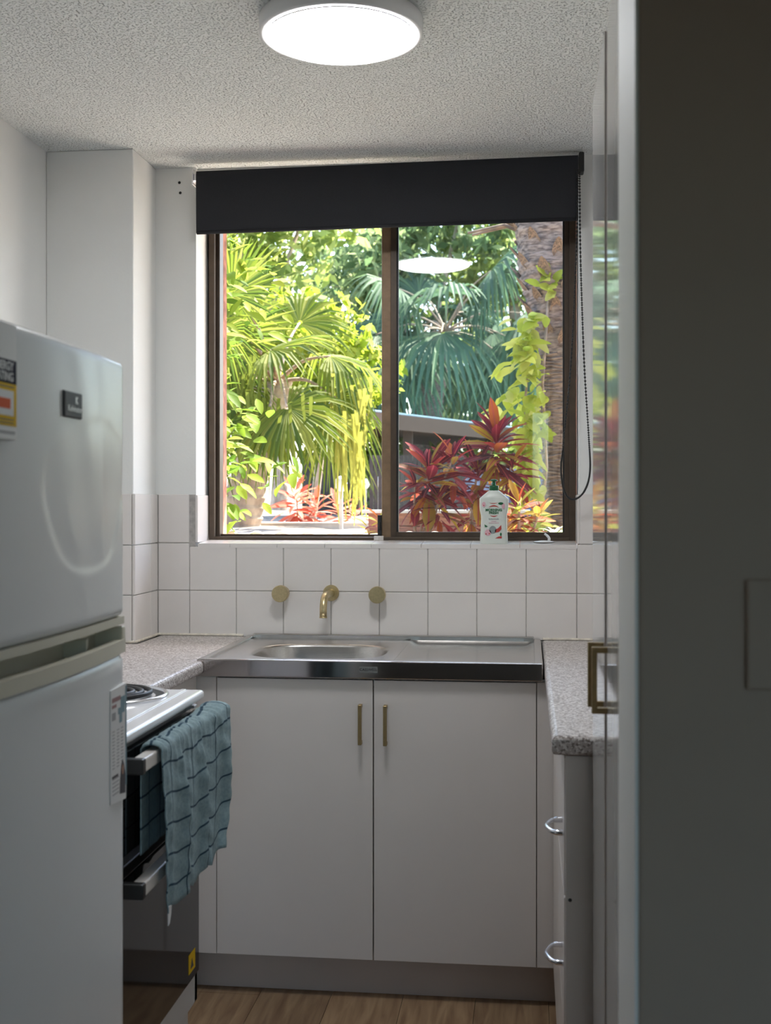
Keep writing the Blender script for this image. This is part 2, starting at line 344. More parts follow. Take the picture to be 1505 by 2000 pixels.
wn = box('wall_near', (0.1135, 3.1, 1.27, 1.50, 0, H), 'nib', bevel=0.004, seg=3)
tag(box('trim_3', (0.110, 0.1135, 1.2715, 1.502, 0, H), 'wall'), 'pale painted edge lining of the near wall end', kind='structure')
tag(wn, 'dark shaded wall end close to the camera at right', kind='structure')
tag(box('wall_rear', [(XL-0.1, 0.0, -2.7, -2.6, 0, H), (1.9, 3.2, -2.7, -2.6, 0, H), (0.0, 1.9, -2.7, -2.6, 0, 0.6), (0.0, 1.9, -2.7, -2.6, 2.15, H)], 'room'), 'wall of the room behind the camera', kind='structure')
tag(box('wall_side', (3.1, 3.2, -2.6, 1.5, 0, H), 'room'), 'side wall of the room behind the camera', kind='structure')
tag(box('ceiling', (XL-0.1, 3.2, -2.7, 4.0, H, H+0.12), 'ceil'), 'white stippled ceiling', kind='structure')
tag(box('trim_1', (-3.2, 3.0, 4.0, 4.72, 2.52, 2.62), 'wall'), 'white eave soffit outside the window', kind='structure')
fl = box('floor', (XL-0.1, 3.2, -2.7, 4.0, -0.06, -0.012), 'shadow'); tag(fl, 'light oak plank floor', kind='structure')
pm = {}
for i in range(24):
    x0 = -1.49 + i*0.193
    if x0 > 3.0: break
    y = -2.6 - (i*0.47 % 1.2)
    while y < YB:
        ya, yb = max(y, -2.6), min(y+1.2, YB if x0 < 0.65 else 1.3)
        if yb-ya > 0.05:
            o = box('plank', (x0+0.0006, x0+0.1924, ya+0.0006, yb-0.0006, -0.012, 0.0), 'wood', fl)
        y += 1.2

# ---- tiles (each its own piece)
TX = [-1.1815, -1.077, -0.924, -0.771, -0.618, -0.464, -0.311, -0.158, -0.005, 0.150, 0.303, 0.456, 0.61, 0.70]
TZ = [0.897, 1.044, 1.196, 1.353]
g = 0.0011
def tile(p, b): return box('tile', b, 'tile', p, bevel=0.0018, seg=1)
for r in range(3):
    z0, z1 = TZ[r], TZ[r+1]
    for c in range(len(TX)-1):
        x0, x1 = TX[c], TX[c+1]
        if r == 2:
            if x0 > XO0-0.03 and x1 < XO1: continue
            if x0 < XO0 < x1: x1 = XO0
            if x0 < XO1 < x1: x0 = XO1
        zz = min(z1, ZS-0.002) if (r == 1 and x0 > XO0-0.03 and x1 < XO1+0.02) else z1
        tile(wb, (x0+g, x1-g, YB-0.007, YB+0.001, z0+g, zz-g))
# narrow slivers: under the sill ends of the second row
box('grout_bed', [(-1.189, XO0, YB-0.004, YB, 0.89, TZ[3]-0.002), (XO0, XO1, YB-0.004, YB, 0.89, ZS-0.004), (XO1, 0.70, YB-0.004, YB, 0.89, TZ[3]-0.002)], 'grout', wb)
for r in range(3):      # on the pier: side face and front face
    tile(wp, (-1.190, -1.181, 3.545, 3.70, TZ[r]+g, TZ[r+1]-g)); tile(wp, (-1.190, -1.181, 3.70+2*g, YB-0.008, TZ[r]+g, TZ[r+1]-g))
    tile(wp, (-1.335+g, -1.192, 3.545, 3.5525, TZ[r]+g, TZ[r+1]-g)); tile(wp, (XL+g, -1.335-g, 3.545, 3.5525, TZ[r]+g, TZ[r+1]-g))
for z in (1.353, 1.196):
    pass
# reveal tiles and sill tiles
tile(wb, (XO0-0.001, XO0+0.007, YB-0.007, 3.905, ZS+0.01, 1.350))
tile(wb, (XO1-0.007, XO1+0.001, YB-0.007, 3.905, ZS+0.01, 1.350))
SX = [XO0+0.008, -0.944, -0.791, -0.638, -0.49, -0.332, -0.178, -0.025, XO1-0.008]
for a, b in zip(SX[:-1], SX[1:]):
    V = [(a+g/2, YB-0.008, ZS-0.006), (b-g/2, YB-0.008, ZS-0.006), (b-g/2, 3.91, ZS-0.006), (a+g/2, 3.91, ZS-0.006),
         (a+g/2, YB-0.008, ZS+0.008), (b-g/2, YB-0.008, ZS+0.008), (b-g/2, 3.91, ZS+0.016), (a+g/2, 3.91, ZS+0.016)]
    link('sill_tile', V, [(0,3,2,1),(4,5,6,7),(0,1,5,4),(1,2,6,5),(2,3,7,6),(3,0,4,7)], 'tile', wb)
for i, (x, z) in enumerate(((-1.112, 2.354), (-1.109, 2.321))):
    lathe('screw_hole', [(0.0, 0.0012), (0.0042, 0.0012), (0.0046, 0.0)], (x, YB, z), (0, -1, 0), 'shadow', wb, n=12)
tag(box('trim_2', [(-1.182, -0.90, YB-0.013, YB-0.006, 0.900, 0.907), (0.045, 0.70, YB-0.013, YB-0.006, 0.900, 0.907), (-1.182, -1.175, 3.545, YB-0.006, 0.900, 0.907), (XL, -1.182, 3.538, 3.546, 0.900, 0.907)], 'seal', bevel=0.002), 'yellowed sealant bead along the benchtop joint', kind='structure')

# ---- window
win = root('window_1', 'bronze aluminium sliding window with its left half open', None, (-0.45, 3.93, ZS), kind='structure')
ZF = ZS+0.016; ZT = 2.376
box('jamb', (-1.049, -1.030, 3.905, 3.99, ZF, ZT), 'bronze', win, 0.001)
box('jamb_track', (-1.030, -1.018, 3.93, 3.975, ZF, ZT), 'bronze', win, 0.001)
box('jamb', (0.132, 0.152, 3.905, 3.99, ZF, ZT), 'bronze', win, 0.001)
box('head_rail', (-1.03, 0.132, 3.905, 3.99, ZT-0.025, ZT), 'bronze', win, 0.001)
box('sill_rail', (-1.03, 0.132, 3.905, 3.99, ZF, ZF+0.010), 'bronze', win, 0.001)
box('sill_track', [(-1.018, -0.47, 3.945, 3.950, ZF+0.010, ZF+0.018), (-1.018, -0.47, 3.975, 3.98, ZF+0.010, ZF+0.016)], 'bronze', win)
box('interlock_stile', (-0.475, -0.444, 3.925, 3.955, ZF+0.008, ZT-0.02), 'bronzel', win, 0.002)
sash = box('sash_frame', [(-0.444, -0.426, 3.918, 3.948, ZF+0.008, ZT-0.02), (0.116, 0.134, 3.918, 3.948, ZF+0.008, ZT-0.02), (-0.427, 0.117, 3.918, 3.948, ZF+0.004, ZF+0.027), (-0.427, 0.117, 3.918, 3.948, ZT-0.05, ZT-0.02)], 'bronze', win)
box('glazing_seal', [(-0.427, -0.420, 3.926, 3.940, ZF+0.027, ZT-0.05), (0.111, 0.117, 3.926, 3.940, ZF+0.027, ZT-0.05)], 'blackrub', sash)
box('pane', (-0.424, 0.114, 3.931, 3.935, ZF+0.025, ZT-0.045), 'glass', win)
box('latch', [(-0.487, -0.474, 3.912, 3.925, ZF+0.006, 1.285), (-0.482, -0.478, 3.905, 3.913, 1.235, 1.262)], 'black', win, 0.001)
box('track_clip', [(-0.497, -0.466, 3.896, 3.908, ZF-0.004, ZF+0.014), (-0.492, -0.480, 3.893, 3.897, ZF, ZF+0.01)], 'hand', win, 0.001)

w2 = root('fill_window', 'added window behind the camera that fills the kitchen with light', None, (0.95, -2.65, 0.6), kind='structure')  # unseen window added to light the near wall, fridge and cupboard fronts
box('frame', [(0.0, 0.04, -2.68, -2.63, 0.6, 2.15), (1.86, 1.9, -2.68, -2.63, 0.6, 2.15), (0.04, 1.86, -2.68, -2.63, 0.6, 0.64), (0.04, 1.86, -2.68, -2.63, 2.11, 2.15)], 'bronze', w2)
box('pane', (0.04, 1.86, -2.657, -2.653, 0.64, 2.11), 'glass', w2)
# ---- roller blind
rb = root('roller_blind', 'charcoal roller blind half lowered over the top of the window', 'blind', (-0.44, 3.735, 2.17))
def blz(x): return 0.011*(x+1.04)/1.19
n = 24; V, F = [], []
xs = [-1.040+1.192*k/n for k in range(n+1)]
prof = [(3.722, 2.372), (3.717, 2.362), (3.716, 2.35), (3.718, 2.30), (3.719, 2.25), (3.720, 2.19), (3.720, 2.176)]
for x in xs:
    for (y, z) in prof: V.append((x, y, z+blz(x)))
for x in xs:
    for (y, z) in prof: V.append((x, y+0.0012, z+blz(x)))
q = len(prof); N2 = (n+1)*q
for i in range(n):
    for j in range(q-1):
        a = i*q+j; F.append((a, a+1, a+q+1, a+q)); F.append((N2+a, N2+a+q, N2+a+q+1, N2+a+1))
link('fabric', V, F, 'blind', rb, smooth=True)
tube('roller_tube', [(-1.04, 3.738, 2.355), (0.152, 3.738, 2.366)], 0.020, 'blind', rb, 20)
tube('bottom_bar', [(-1.038, 3.722, 2.178), (0.150, 3.722, 2.189)], 0.006, 'blind', rb, 10)
box('bracket', [(-1.054, -1.050, 3.72, 3.765, 2.33, 2.382), (-1.050, -1.041, 3.728, 3.750, 2.345, 2.366)], 'chrome', rb, 0.001)
box('bracket', [(0.154, 0.170, 3.715, 3.765, 2.332, 2.392)], 'black', rb, 0.004)
def bez(P, n):
    out = []
    for i in range(len(P)-1):
        p0, p1, p2, p3 = [Vector(P[max(0, min(len(P)-1, k))]) for k in (i-1, i, i+1, i+2)]
        for k in range(n):
            t = k/n; out.append(0.5*((2*p1)+(p2-p0)*t+(2*p0-5*p1+4*p2-p3)*t*t+(-p0+3*p1-3*p2+p3)*t**3))
    out.append(Vector(P[-1])); return out
cp = bez([(0.150, 3.712, 2.335), (0.146, 3.712, 2.10), (0.131, 3.712, 1.764), (0.108, 3.712, 1.515), (0.100, 3.712, 1.42), (0.113, 3.712, 1.353), (0.139, 3.712, 1.335),
          (0.170, 3.713, 1.360), (0.187, 3.714, 1.421), (0.183, 3.715, 1.53), (0.169, 3.716, 1.764), (0.158, 3.717, 2.10), (0.156, 3.718, 2.335)], 24)
V, F = tube_mesh(cp, 0.0013, 5)
acc = 0.0; last = cp[0]
for p in cp[1:]:
    seg = (p-last).length; d = (p-last)
    t = (0.0068-acc) if acc > 0 else 0.0
    pos = acc
    while pos + 0 < acc+seg:
        c = last + d*((pos-acc)/seg); b0 = len(V); r = 0.0038
        for k in ((r,0,0),(0,r,0),(-r,0,0),(0,-r,0),(0,0,r),(0,0,-r)): V.append(tuple(c+Vector(k)))
        for k in range(4): F.append((b0+k, b0+(k+1) % 4, b0+4)); F.append((b0+(k+1) % 4, b0+k, b0+5))
        pos += 0.0090
    acc = 0.0; last = p
link('bead_chain', V, F, 'black', rb, smooth=True)

# ---- ceiling light
cl = root('ceiling_light', 'round white flat LED ceiling light switched on', 'ceiling light', (-0.411, 2.621, 2.35))
lathe('rim', [(0.164, 2.362), (0.165, 2.357), (0.178, 2.357), (0.181, 2.360), (0.181, 2.392), (0.162, 2.400), (0.0, 2.400)], (-0.411, 2.648, 0), (0, 0, 1), 'skirt', cl, 72)
lathe('diffuser', [(0.0, 2.3470), (0.10, 2.3475), (0.154, 2.3492), (0.1640, 2.3540)], (-0.411, 2.648, 0), (0, 0, 1), 'lamp', cl, 72)

# ------------------------------------------------------------------ benches, sink, cabinets
def bench(name, outline, label):
    """post-formed top: outline list of (x,y) counter-clockwise, rounded nose"""
    bm = bmesh.new(); lo = [bm.verts.new((x, y, 0.864)) for x, y in outline]; hi = [bm.verts.new((x, y, 0.900)) for x, y in outline]
    k = len(outline); bm.faces.new(list(reversed(lo))); bm.faces.new(hi)
    for i in range(k): bm.faces.new((lo[i], lo[(i+1) % k], hi[(i+1) % k], hi[i]))
    bmesh.ops.recalc_face_normals(bm, faces=bm.faces[:])
    bmesh.ops.bevel(bm, geom=[e for e in bm.edges if abs(e.verts[0].co.z-e.verts[1].co.z) < 1e-6], offset=0.011, segments=4, profile=0.5, affect='EDGES')
    bm.verts.index_update(); V = [tuple(v.co) for v in bm.verts]; F = [[v.index for v in f.verts] for f in bm.faces]; bm.free()
    o = link(name, V, F, 'bench'); return tag(o, label, 'benchtop', 'speckled kitchen benchtops')
bench('benchtop', [(XL+0.001, 2.535), (-0.865, 2.535), (-0.865, 3.165), (-0.888, 3.165), (-0.888, YB-0.008), (-1.174, YB-0.008), (-1.174, 3.536), (XL+0.001, 3.536)], 'speckled grey laminate benchtop in the corner beyond the stove')
bench('benchtop', [(0.043, 2.210), (0.695, 2.210), (0.695, YB-0.008), (0.043, YB-0.008)], 'speckled grey laminate benchtop on the right beside the pantry')

sk = root('kitchen_sink', 'stainless steel sink with bowl on the left and drainer on the right', 'sink', (-0.42, 3.47, 0.86))
SX0, SX1, SY0, SY1 = -0.884, 0.039, 3.168, 3.766
box('apron', (SX0, SX1, SY0, SY0+0.012, 0.858, 0.9045), 'steelp', sk, 0.003, 3)
box('rim', [(SX0, SX0+0.022, SY0+0.010, SY1, 0.893, 0.9045), (SX1-0.022, SX1, SY0+0.010, SY1, 0.893, 0.9045), (SX0+0.02, SX1-0.02, SY1-0.022, SY1, 0.893, 0.912), (SX0+0.02, SX1-0.02, SY0+0.010, SY0+0.03, 0.893, 0.9045)], 'steel', sk, 0.0035, 3)
# deck with bowl hole
N = 64; cx, cy, ra, rbb = -0.592, 3.432, 0.196, 0.172
dx0, dx1, dy0, dy1 = SX0+0.02, -0.36, SY0+0.028, SY1-0.02
V, F = [], []
def sup(t, a, b, e=0.62):
    c, s = math.cos(t), math.sin(t); return a*math.copysign(abs(c)**e, c), b*math.copysign(abs(s)**e, s)
for k in range(N):
    t = 2*PI*k/N+0.001; c, s = math.cos(t), math.sin(t)
    hx = (dx1-cx) if c > 0 else (cx-dx0); hy = (dy1-cy) if s > 0 else (cy-dy0)
    sc = min(hx/abs(c), hy/abs(s)); V.append((cx+c*sc, cy+s*sc, 0.898))
rings = [(1.0, 0.898), (0.985, 0.897), (0.955, 0.889), (0.93, 0.80), (0.90, 0.755), (0.84, 0.742), (0.10, 0.738)]
for f, z in rings:
    for k in range(N):
        a, b = sup(2*PI*k/N+0.001, ra*f, rbb*f); V.append((cx+a, cy+b, z))
for i in range(len(rings)):
    for k in range(N): F.append((i*N+k, i*N+(k+1) % N, (i+1)*N+(k+1) % N, (i+1)*N+k))
F.append(tuple(range(len(rings)*N, len(rings)*N+N)))
link('bowl', V, F, 'steel', sk, smooth=True)
V, F = [], []      # drainer: shallow tray with grooves
nx, ny = 60, 24; ex0, ex1 = -0.362, SX1-0.02
for i in range(nx+1):
    for j in range(ny+1):
        x = ex0+(ex1-ex0)*i/nx; y = dy0+(dy1-dy0)*j/ny
        ed = min(min(x-ex0, ex1-x)/0.03, min(y-dy0, dy1-y)/0.03, 1.0); ed = ed*ed*(3-2*ed)
        V.append((x, y, 0.898-0.009*ed+0.0004*ed*math.sin(y*150)))
for i in range(nx):
    for j in range(ny): a = i*(ny+1)+j; F.append((a, a+ny+1, a+ny+2, a+1))
link('drainer', V, F, 'steel', sk, smooth=True)
lathe('waste', [(0.0, 0.741), (0.03, 0.741), (0.042, 0.744), (0.045, 0.740)], (cx, cy, 0), (0, 0, 1), 'chrome', sk, 24)
bg = box('maker_badge', (-0.443, -0.394, SY0-0.0006, SY0+0.001, 0.874, 0.891), 'steel', sk)
text('badge_lettering', 'CASSWELL', 0.0098, (-0.4185, SY0-0.0012, 0.8825), '-Y', 'dark', bg)

def bar_handle(parent, c, axis_out, length=0.106, so=0.024, wd=0.0095):
    """square bar pull, vertical, centre c on the door face, standing off along axis_out"""
    x, y, z = c; h = length/2
    if axis_out == '-Y': bs = [(x-wd/2, x+wd/2, y-so, y-so+0.008, z-h, z+h), (x-wd/2, x+wd/2, y-so+0.006, y, z+h-0.009, z+h), (x-wd/2, x+wd/2, y-so+0.006, y, z-h, z-h+0.009)]
    else: bs = [(x-so, x-so+0.008, y-wd/2, y+wd/2, z-h, z+h), (x-so+0.006, x, y-wd/2, y+wd/2, z+h-0.009, z+h), (x-so+0.006, x, y-wd/2, y+wd/2, z-h, z-h+0.009)]
    return tag(box('bar_handle', bs, 'brassd', parent, 0.0008, 1), 'brass bar handle')
sc_ = root('sink_cabinet', 'white two-door cabinet under the sink', 'cabinet', (-0.40, 3.45, 0))
box('carcass', [(-0.872, -0.856, 3.205, 3.76, 0.11, 0.85), (0.085, 0.099, 3.205, 3.76, 0.11, 0.85), (-0.856, 0.085, 3.205, 3.76, 0.11, 0.126), (-0.856, 0.085, 3.75, 3.76, 0.126, 0.85), (-0.856, 0.085, 3.202, 3.22, 0.835, 0.8565)], 'cab', sc_)
box('filler_panel', (-0.903, -0.8345, 3.184, 3.202, 0.108, 0.855), 'cab', sc_, 0.0012)
box('filler_panel', (0.0235, 0.0975, 3.184, 3.202, 0.108, 0.855), 'cab', sc_, 0.0012)
d1 = box('door', (-0.8325, -0.4090, 3.182, 3.200, 0.109, 0.853), 'cab', sc_, 0.0015)
d2 = box('door', (-0.4060, 0.0215, 3.182, 3.200, 0.109, 0.853), 'cab', sc_, 0.0015)
bar_handle(d1, (-0.441, 3.182, 0.737), '-Y'); bar_handle(d2, (-0.374, 3.182, 0.736), '-Y')
box('kickboard', (-0.93, 0.10, 3.235, 3.251, 0.001, 0.106), 'kick', sc_)
cc = root('corner_cabinet', 'white corner base cabinet beyond the stove', 'cabinet', (-1.2, 3.1, 0))
box('carcass', (XL+0.01, -0.906, 2.545, 3.18, 0.002, 0.862), 'cab', cc); box('front_panel', (-0.905, -0.888, 2.545, 3.178, 0.108, 0.858), 'cab', cc, 0.001)

dc = root('drawer_cabinet', 'white drawer cabinet under the right bench', 'cabinet', (0.4, 2.7, 0))
box('end_panel', (0.068, 0.695, 2.222, 2.238, 0.0, 0.8625), 'cab', dc, 0.001)
box('carcass', (0.104, 0.695, 2.240, 3.76, 0.10, 0.862), 'cab', dc)
box('kickboard', (0.125, 0.14, 2.240, 3.22, 0.0, 0.098), 'kick', dc)
for (z0, z1, zh) in ((0.602, 0.855, 0.711), (0.358, 0.598, 0.470), (0.112, 0.354, 0.232)):
    d = box('drawer_front', (0.066, 0.084, 2.2405, 2.70, z0, z1), 'cab', dc, 0.001)
    b = bez([(0.066, 2.262, zh), (0.047, 2.268, zh), (0.036, 2.300, zh), (0.036, 2.322, zh), (0.047, 2.352, zh), (0.066, 2.358, zh)], 6)
    tag(tube('bow_handle', b, [0.0045 if 4 < i < 26 else 0.0055 for i in range(len(b))], 'chrome', d, 10), 'satin chrome bow handle')
box('door', (0.066, 0.084, 2.704, 3.178, 0.112, 0.855), 'cab', dc, 0.001)
lathe('screw_cap', [(0.0, 0.0015), (0.003, 0.0015), (0.0035, 0)], (0.076, 2.222, 0.60), (0, -1, 0), 'shadow', dc, 10)

pn = root('pantry_cupboard', 'tall gloss white pantry cupboard with two doors beside the bench', 'cupboard', (0.4, 1.85, 0))
box('carcass', (0.1365, 0.695, 1.504, 2.208, 0.0, 2.043), 'cab', pn)
p1 = box('door', (0.116, 0.1345, 1.8715, 2.206, 0.03, 2.043), 'gloss', pn, 0.0012)
p2 = box('door', (0.1182, 0.1360, 1.5045, 1.8690, 0.03, 2.043), 'gloss', pn, 0.0012)
box('door_edge_shade', (0.1162, 0.134, 1.8698, 1.8716, 0.031, 2.042), 'kick', p1); bar_handle(p1, (0.116, 1.900, 1.056), '-X', 0.100); bar_handle(p2, (0.119, 1.838, 1.056), '-X', 0.100)  # darker edge strip stands in for the shade at the door gap

sw = root('light_switch', 'light switch plate on the dark wall at right', 'switch', (0.258, 1.266, 1.13))
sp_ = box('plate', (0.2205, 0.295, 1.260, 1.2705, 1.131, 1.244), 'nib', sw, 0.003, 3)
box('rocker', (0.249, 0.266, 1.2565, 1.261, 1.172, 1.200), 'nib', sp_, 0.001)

# ---- taps
def tap_handle(x, z, label):
    r = root('wall_tap', label, 'tap', (x, YB-0.04, z-0.026), 'brass wall tap handles')
    lathe('wall_flange', [(0.0, 0.0), (0.022, 0.0), (0.022, 0.006), (0.013, 0.008), (0.013, 0.03)], (x, YB-0.0072, z), (0, -1, 0), 'brass', r, 32)
    lathe('knob', [(0.0, 0.024), (0.025, 0.024), (0.0262, 0.0255), (0.0262, 0.0475), (0.025, 0.049), (0.0, 0.049)], (x, YB-0.0072, z), (0, -1, 0), 'brass', r, 40, smooth=False)
tap_handle(-0.7725, 1.039, 'round brass tap handle left of the spout')
tap_handle(-0.466, 1.038, 'round brass tap handle right of the spout')
st = root('tap_spout', 'curved brass wall spout above the sink bowl', 'tap', (-0.617, YB-0.09, 0.975))
lathe('wall_flange', [(0.0, 0.0), (0.0255, 0.0), (0.0255, 0.007), (0.024, 0.0085), (0.0, 0.0085)], (-0.617, YB-0.0072, 1.040), (0, -1, 0), 'brass', st, 40, smooth=False)
lathe('collar', [(0.0125, 0.008), (0.0125, 0.016), (0.0115, 0.018)], (-0.617, YB-0.0072, 1.040), (0, -1, 0), 'brass', st, 24)
y0 = YB-0.0072
tube('spout_pipe', [(-0.617, y0-0.006, 1.040), (-0.617, y0-0.105, 1.040)]+[(-0.617, y0-0.105-0.045*math.sin(a), 1.040-0.045+0.045*math.cos(a)) for a in [PI/2*k/10 for k in range(1, 11)]]+[(-0.617, y0-0.150, 0.990-0.012)], 0.0112, 'brass', st, 20)
lathe('nozzle_ring', [(0.0112, 0), (0.0118, -0.001), (0.0118, -0.004), (0.008, -0.004), (0.0, -0.002)], (-0.617, y0-0.150, 0.979), (0, 0, 1), 'brass', st, 20)

# ------------------------------------------------------------------ fridge
fr = root('fridge', 'silver white top-freezer fridge with dented freezer door', 'fridge', (-1.0, 1.60, 0))
FY0, FY1 = 1.325, 1.886; XF = -0.645
box('cabinet', (-1.33, -0.708, FY0+0.004, FY1-0.004, 0.03, 1.535), 'fridgeb', fr, 0.006)
for xa in (-0.76, -1.30):
    for ya in (FY0+0.03, FY1-0.07): box('foot', (xa, xa+0.04, ya, ya+0.04, 0, 0.03), 'black', fr)
def sst(t): t = max(0.0, min(1.0, t)); return t*t*(3-2*t)
def dent(y, z):
    # pushed-in patch with a rounded lower edge, fading out towards the top
    u, v = (y-1.715)/0.165, (z-1.335)/0.118
    ang = math.atan2(v, u); rr = math.hypot(u, v)
    edge = 1.0+0.09*math.sin(2*ang+0.6)+0.06*math.sin(3*ang-0.8)+0.03*math.sin(5*ang)
    fade = 1-0.75*sst((v+0.1)/0.8)
    d = -0.0017*fade*(1-sst((rr-edge+0.07)/0.12))
    d += -0.0010*math.exp(-(((y-1.81)/0.030)**2+((z-1.34)/0.10)**2))
    d += 0.0008*math.exp(-(((y-1.765)/0.014)**2+((z-1.36)/0.10)**2))
    d += 0.0006*math.exp(-((((y-1.64)+(z-1.28)*0.6)/0.012)**2+((z-1.28)/0.03)**2))
    d += 0.0005*math.sin(y*46+z*21)*math.exp(-((y-1.72)/0.12)**2)
    return d
def door_panel(name, z0, z1, m, parent, ny=60, nz=60, disp=None, back=-0.706):
    yc, hw = (FY0+FY1)/2, (FY1-FY0)/2; V, F = [], []
    for i in range(ny+1):
        for j in range(nz+1):
            y = FY0+(FY1-FY0)*i/ny; z = z0+(z1-z0)*j/nz
            ey = min(y-FY0, FY1-y); ez = min(z-z0, z1-z); rd = 0.014
            x = XF + 0.010*(1-((y-yc)/hw)**2)
            for e in (ey, ez):
                if e < rd: x -= rd-math.sqrt(max(0, rd*rd-(rd-e)**2))
            if disp: x += disp(y, z)
            V.append((x, y, z))
    q = nz+1
    for i in range(ny):
        for j in range(nz): a = i*q+j; F.append((a, a+q, a+q+1, a+1))
    bl = [i*q for i in range(ny+1)]+[ny*q+j for j in range(1, nz+1)]+[i*q+nz for i in range(ny-1, -1, -1)]+[j for j in range(nz-1, 0, -1)]
    b0 = len(V)
    for k in bl: V.append((back, V[k][1], V[k][2]))
    for k in range(len(bl)): k2 = (k+1) % len(bl); F.append((bl[k2], bl[k], b0+k, b0+k2))
    F.append(tuple(range(b0, b0+len(bl))))
    return link(name, V, F, m, parent, smooth=True)
fz = door_panel('freezer_door', 1.139, 1.550, 'fridge', fr, 84, 84, dent)
fd = door_panel('fridge_door', 0.045, 1.090, 'fridge', fr, 40, 60)
tr_ = []
def arc_strip(name, z0, z1, xoff0, xoff1, m, parent, bul=0.010, n=24, y0=FY0, y1=FY1):
    yc, hw = (FY0+FY1)/2, (FY1-FY0)/2; V, F = [], []
    for i in range(n+1):
        y = y0+(y1-y0)*i/n; bx = XF+bul*(1-((y-yc)/hw)**2)
        for (x, z) in ((bx+xoff0, z0), (bx+xoff1, z0), (bx+xoff1, z1), (bx+xoff0, z1)): V.append((x, y, z))
    for i in range(n):
        for k in range(4): F.append((i*4+k, i*4+(k+1) % 4, (i+1)*4+(k+1) % 4, (i+1)*4+k))
    F += [(3, 2, 1, 0), (n*4, n*4+1, n*4+2, n*4+3)]
    return link(name, V, F, m, parent)
tag(arc_strip('freezer_trim', 1.1285, 1.1405, -0.055, -0.001, 'cream', fr), 'cream plastic trim strip')
grip = arc_strip('grip_lip', 1.083, 1.104, -0.014, 0.001, 'cream', fr, bul=0.016); tag(grip, 'cream moulded grip lip')
box('grip_pocket', [(-0.706, -0.690, FY0+0.006, FY1-0.006, 1.082, 1.126), (-0.69, -0.66, FY0+0.006, FY1-0.01, 1.078, 1.0905)], 'cream', grip)
for ya in (FY1-0.016, FY0): box('grip_end', (-0.70, -0.644, ya, ya+0.016, 1.083, 1.1245), 'cream', grip, 0.002)
box('grip_rib', (-0.695, -0.655, 1.742, 1.748, 1.085, 1.118), 'cream', grip)
bdg = box('brand_badge', (-0.640, -0.6315, 1.597, 1.664, 1.441, 1.4775), 'badge', fr, 0.002, 2)
text('badge_lettering', 'Kelvinator', 0.0125, (-0.6310, 1.6345, 1.4535), '+X', 'badget', bdg)
text('badge_emblem', 'K', 0.013, (-0.6310, 1.640, 1.4655), '+X', 'badget', bdg, bold=0.0004)
xe = XF+0.0105
es = poly('energy_label', rect(1.350, 1.4445, 1.400, 1.542), '+X', xe-0.003, 0.0035, 'paper', fr); tag(es, 'yellow and black energy rating sticker')
poly('label_heading', rect(1.350, 1.4440, 1.4685, 1.498), '+X', xe+0.0005, 0.0004, 'navy', es)
poly('label_panel', rect(1.350, 1.4440, 1.4165, 1.4685), '+X', xe+0.0005, 0.0004, 'yellow', es)
poly('label_panel', rect(1.362, 1.4350, 1.4290, 1.4600), '+X', xe+0.0010, 0.0003, 'paper', es)
poly('label_mark', rect(1.385, 1.4250, 1.4375, 1.4500), '+X', xe+0.0014, 0.0003, 'orange', es)
text('label_lettering', 'ENERGY', 0.0150, (xe+0.0011, 1.4345, 1.4895), '+X', 'paper', es, bold=0.0003, align='RIGHT')
text('label_lettering', 'RATING', 0.0150, (xe+0.0011, 1.4345, 1.4765), '+X', 'paper', es, bold=0.0003, align='RIGHT')
poly('label_lettering', rect(1.37, 1.440, 1.4065, 1.4105), '+X', xe+0.0005, 0.0004, 'inkg', es)
for zz in (1.4235, 1.4195, 1.4640): poly('label_lettering', rect(1.37, 1.436, zz, zz+0.0012), '+X', xe+0.0010, 0.0003, 'dark', es)
# loose magnet on the fridge door
mx0 = XF+0.0052
mg = root('fridge_magnet', 'long printed information magnet on the fridge door edge', 'magnet', (mx0, 1.837, 0.85))
sheet = poly('sheet', [(1.800, 0.856), (1.872, 0.850), (1.874, 1.034), (1.800, 1.032)], '+X', mx0-0.008, 0.0095, 'paper', mg)
pr = mx0+0.0016
poly('border_stripe', rect(1.8685, 1.8735, 0.872, 1.030), '+X', pr, 0.0004, 'teal', sheet)
for (a, b, c, d, k) in ((1.806, 1.845, 1.012, 1.019, 'inkr'), (1.806, 1.826, 1.003, 1.008, 'inkr'), (1.834, 1.864, 0.990, 1.000, 'teal'), (1.846, 1.866, 1.000, 1.016, 'teal'), (1.840, 1.852, 0.976, 0.990, 'teal'), (1.806, 1.822, 0.984, 0.996, 'inkg')): poly('print_block', rect(a, b, c, d), '+X', pr, 0.0003, k, sheet)
for col in (1.808, 1.829, 1.848):
    for k in range(12): poly('print_line', rect(col, col+0.010, 0.966-k*0.0052, 0.9675-k*0.0052), '+X', pr, 0.0003, 'inkg', sheet)
for k in range(5): poly('print_line', rect(1.808, 1.838, 0.892-k*0.006, 0.8937-k*0.006), '+X', pr, 0.0003, 'inkg', sheet)
poly('print_block', rect(1.806, 1.834, 0.894, 0.898), '+X', pr, 0.0003, 'dark', sheet)
poly('portrait_print', [(1.842, 0.864), (1.868, 0.860), (1.868, 0.890), (1.861, 0.908), (1.854, 0.916), (1.848, 0.906), (1.843, 0.885)], '+X', pr, 0.0003, 'dark', sheet)
poly('portrait_print', disc(1.8545, 0.900, 0.0042, 0.008), '+X', pr+0.0004, 0.0003, 'skin', sheet)

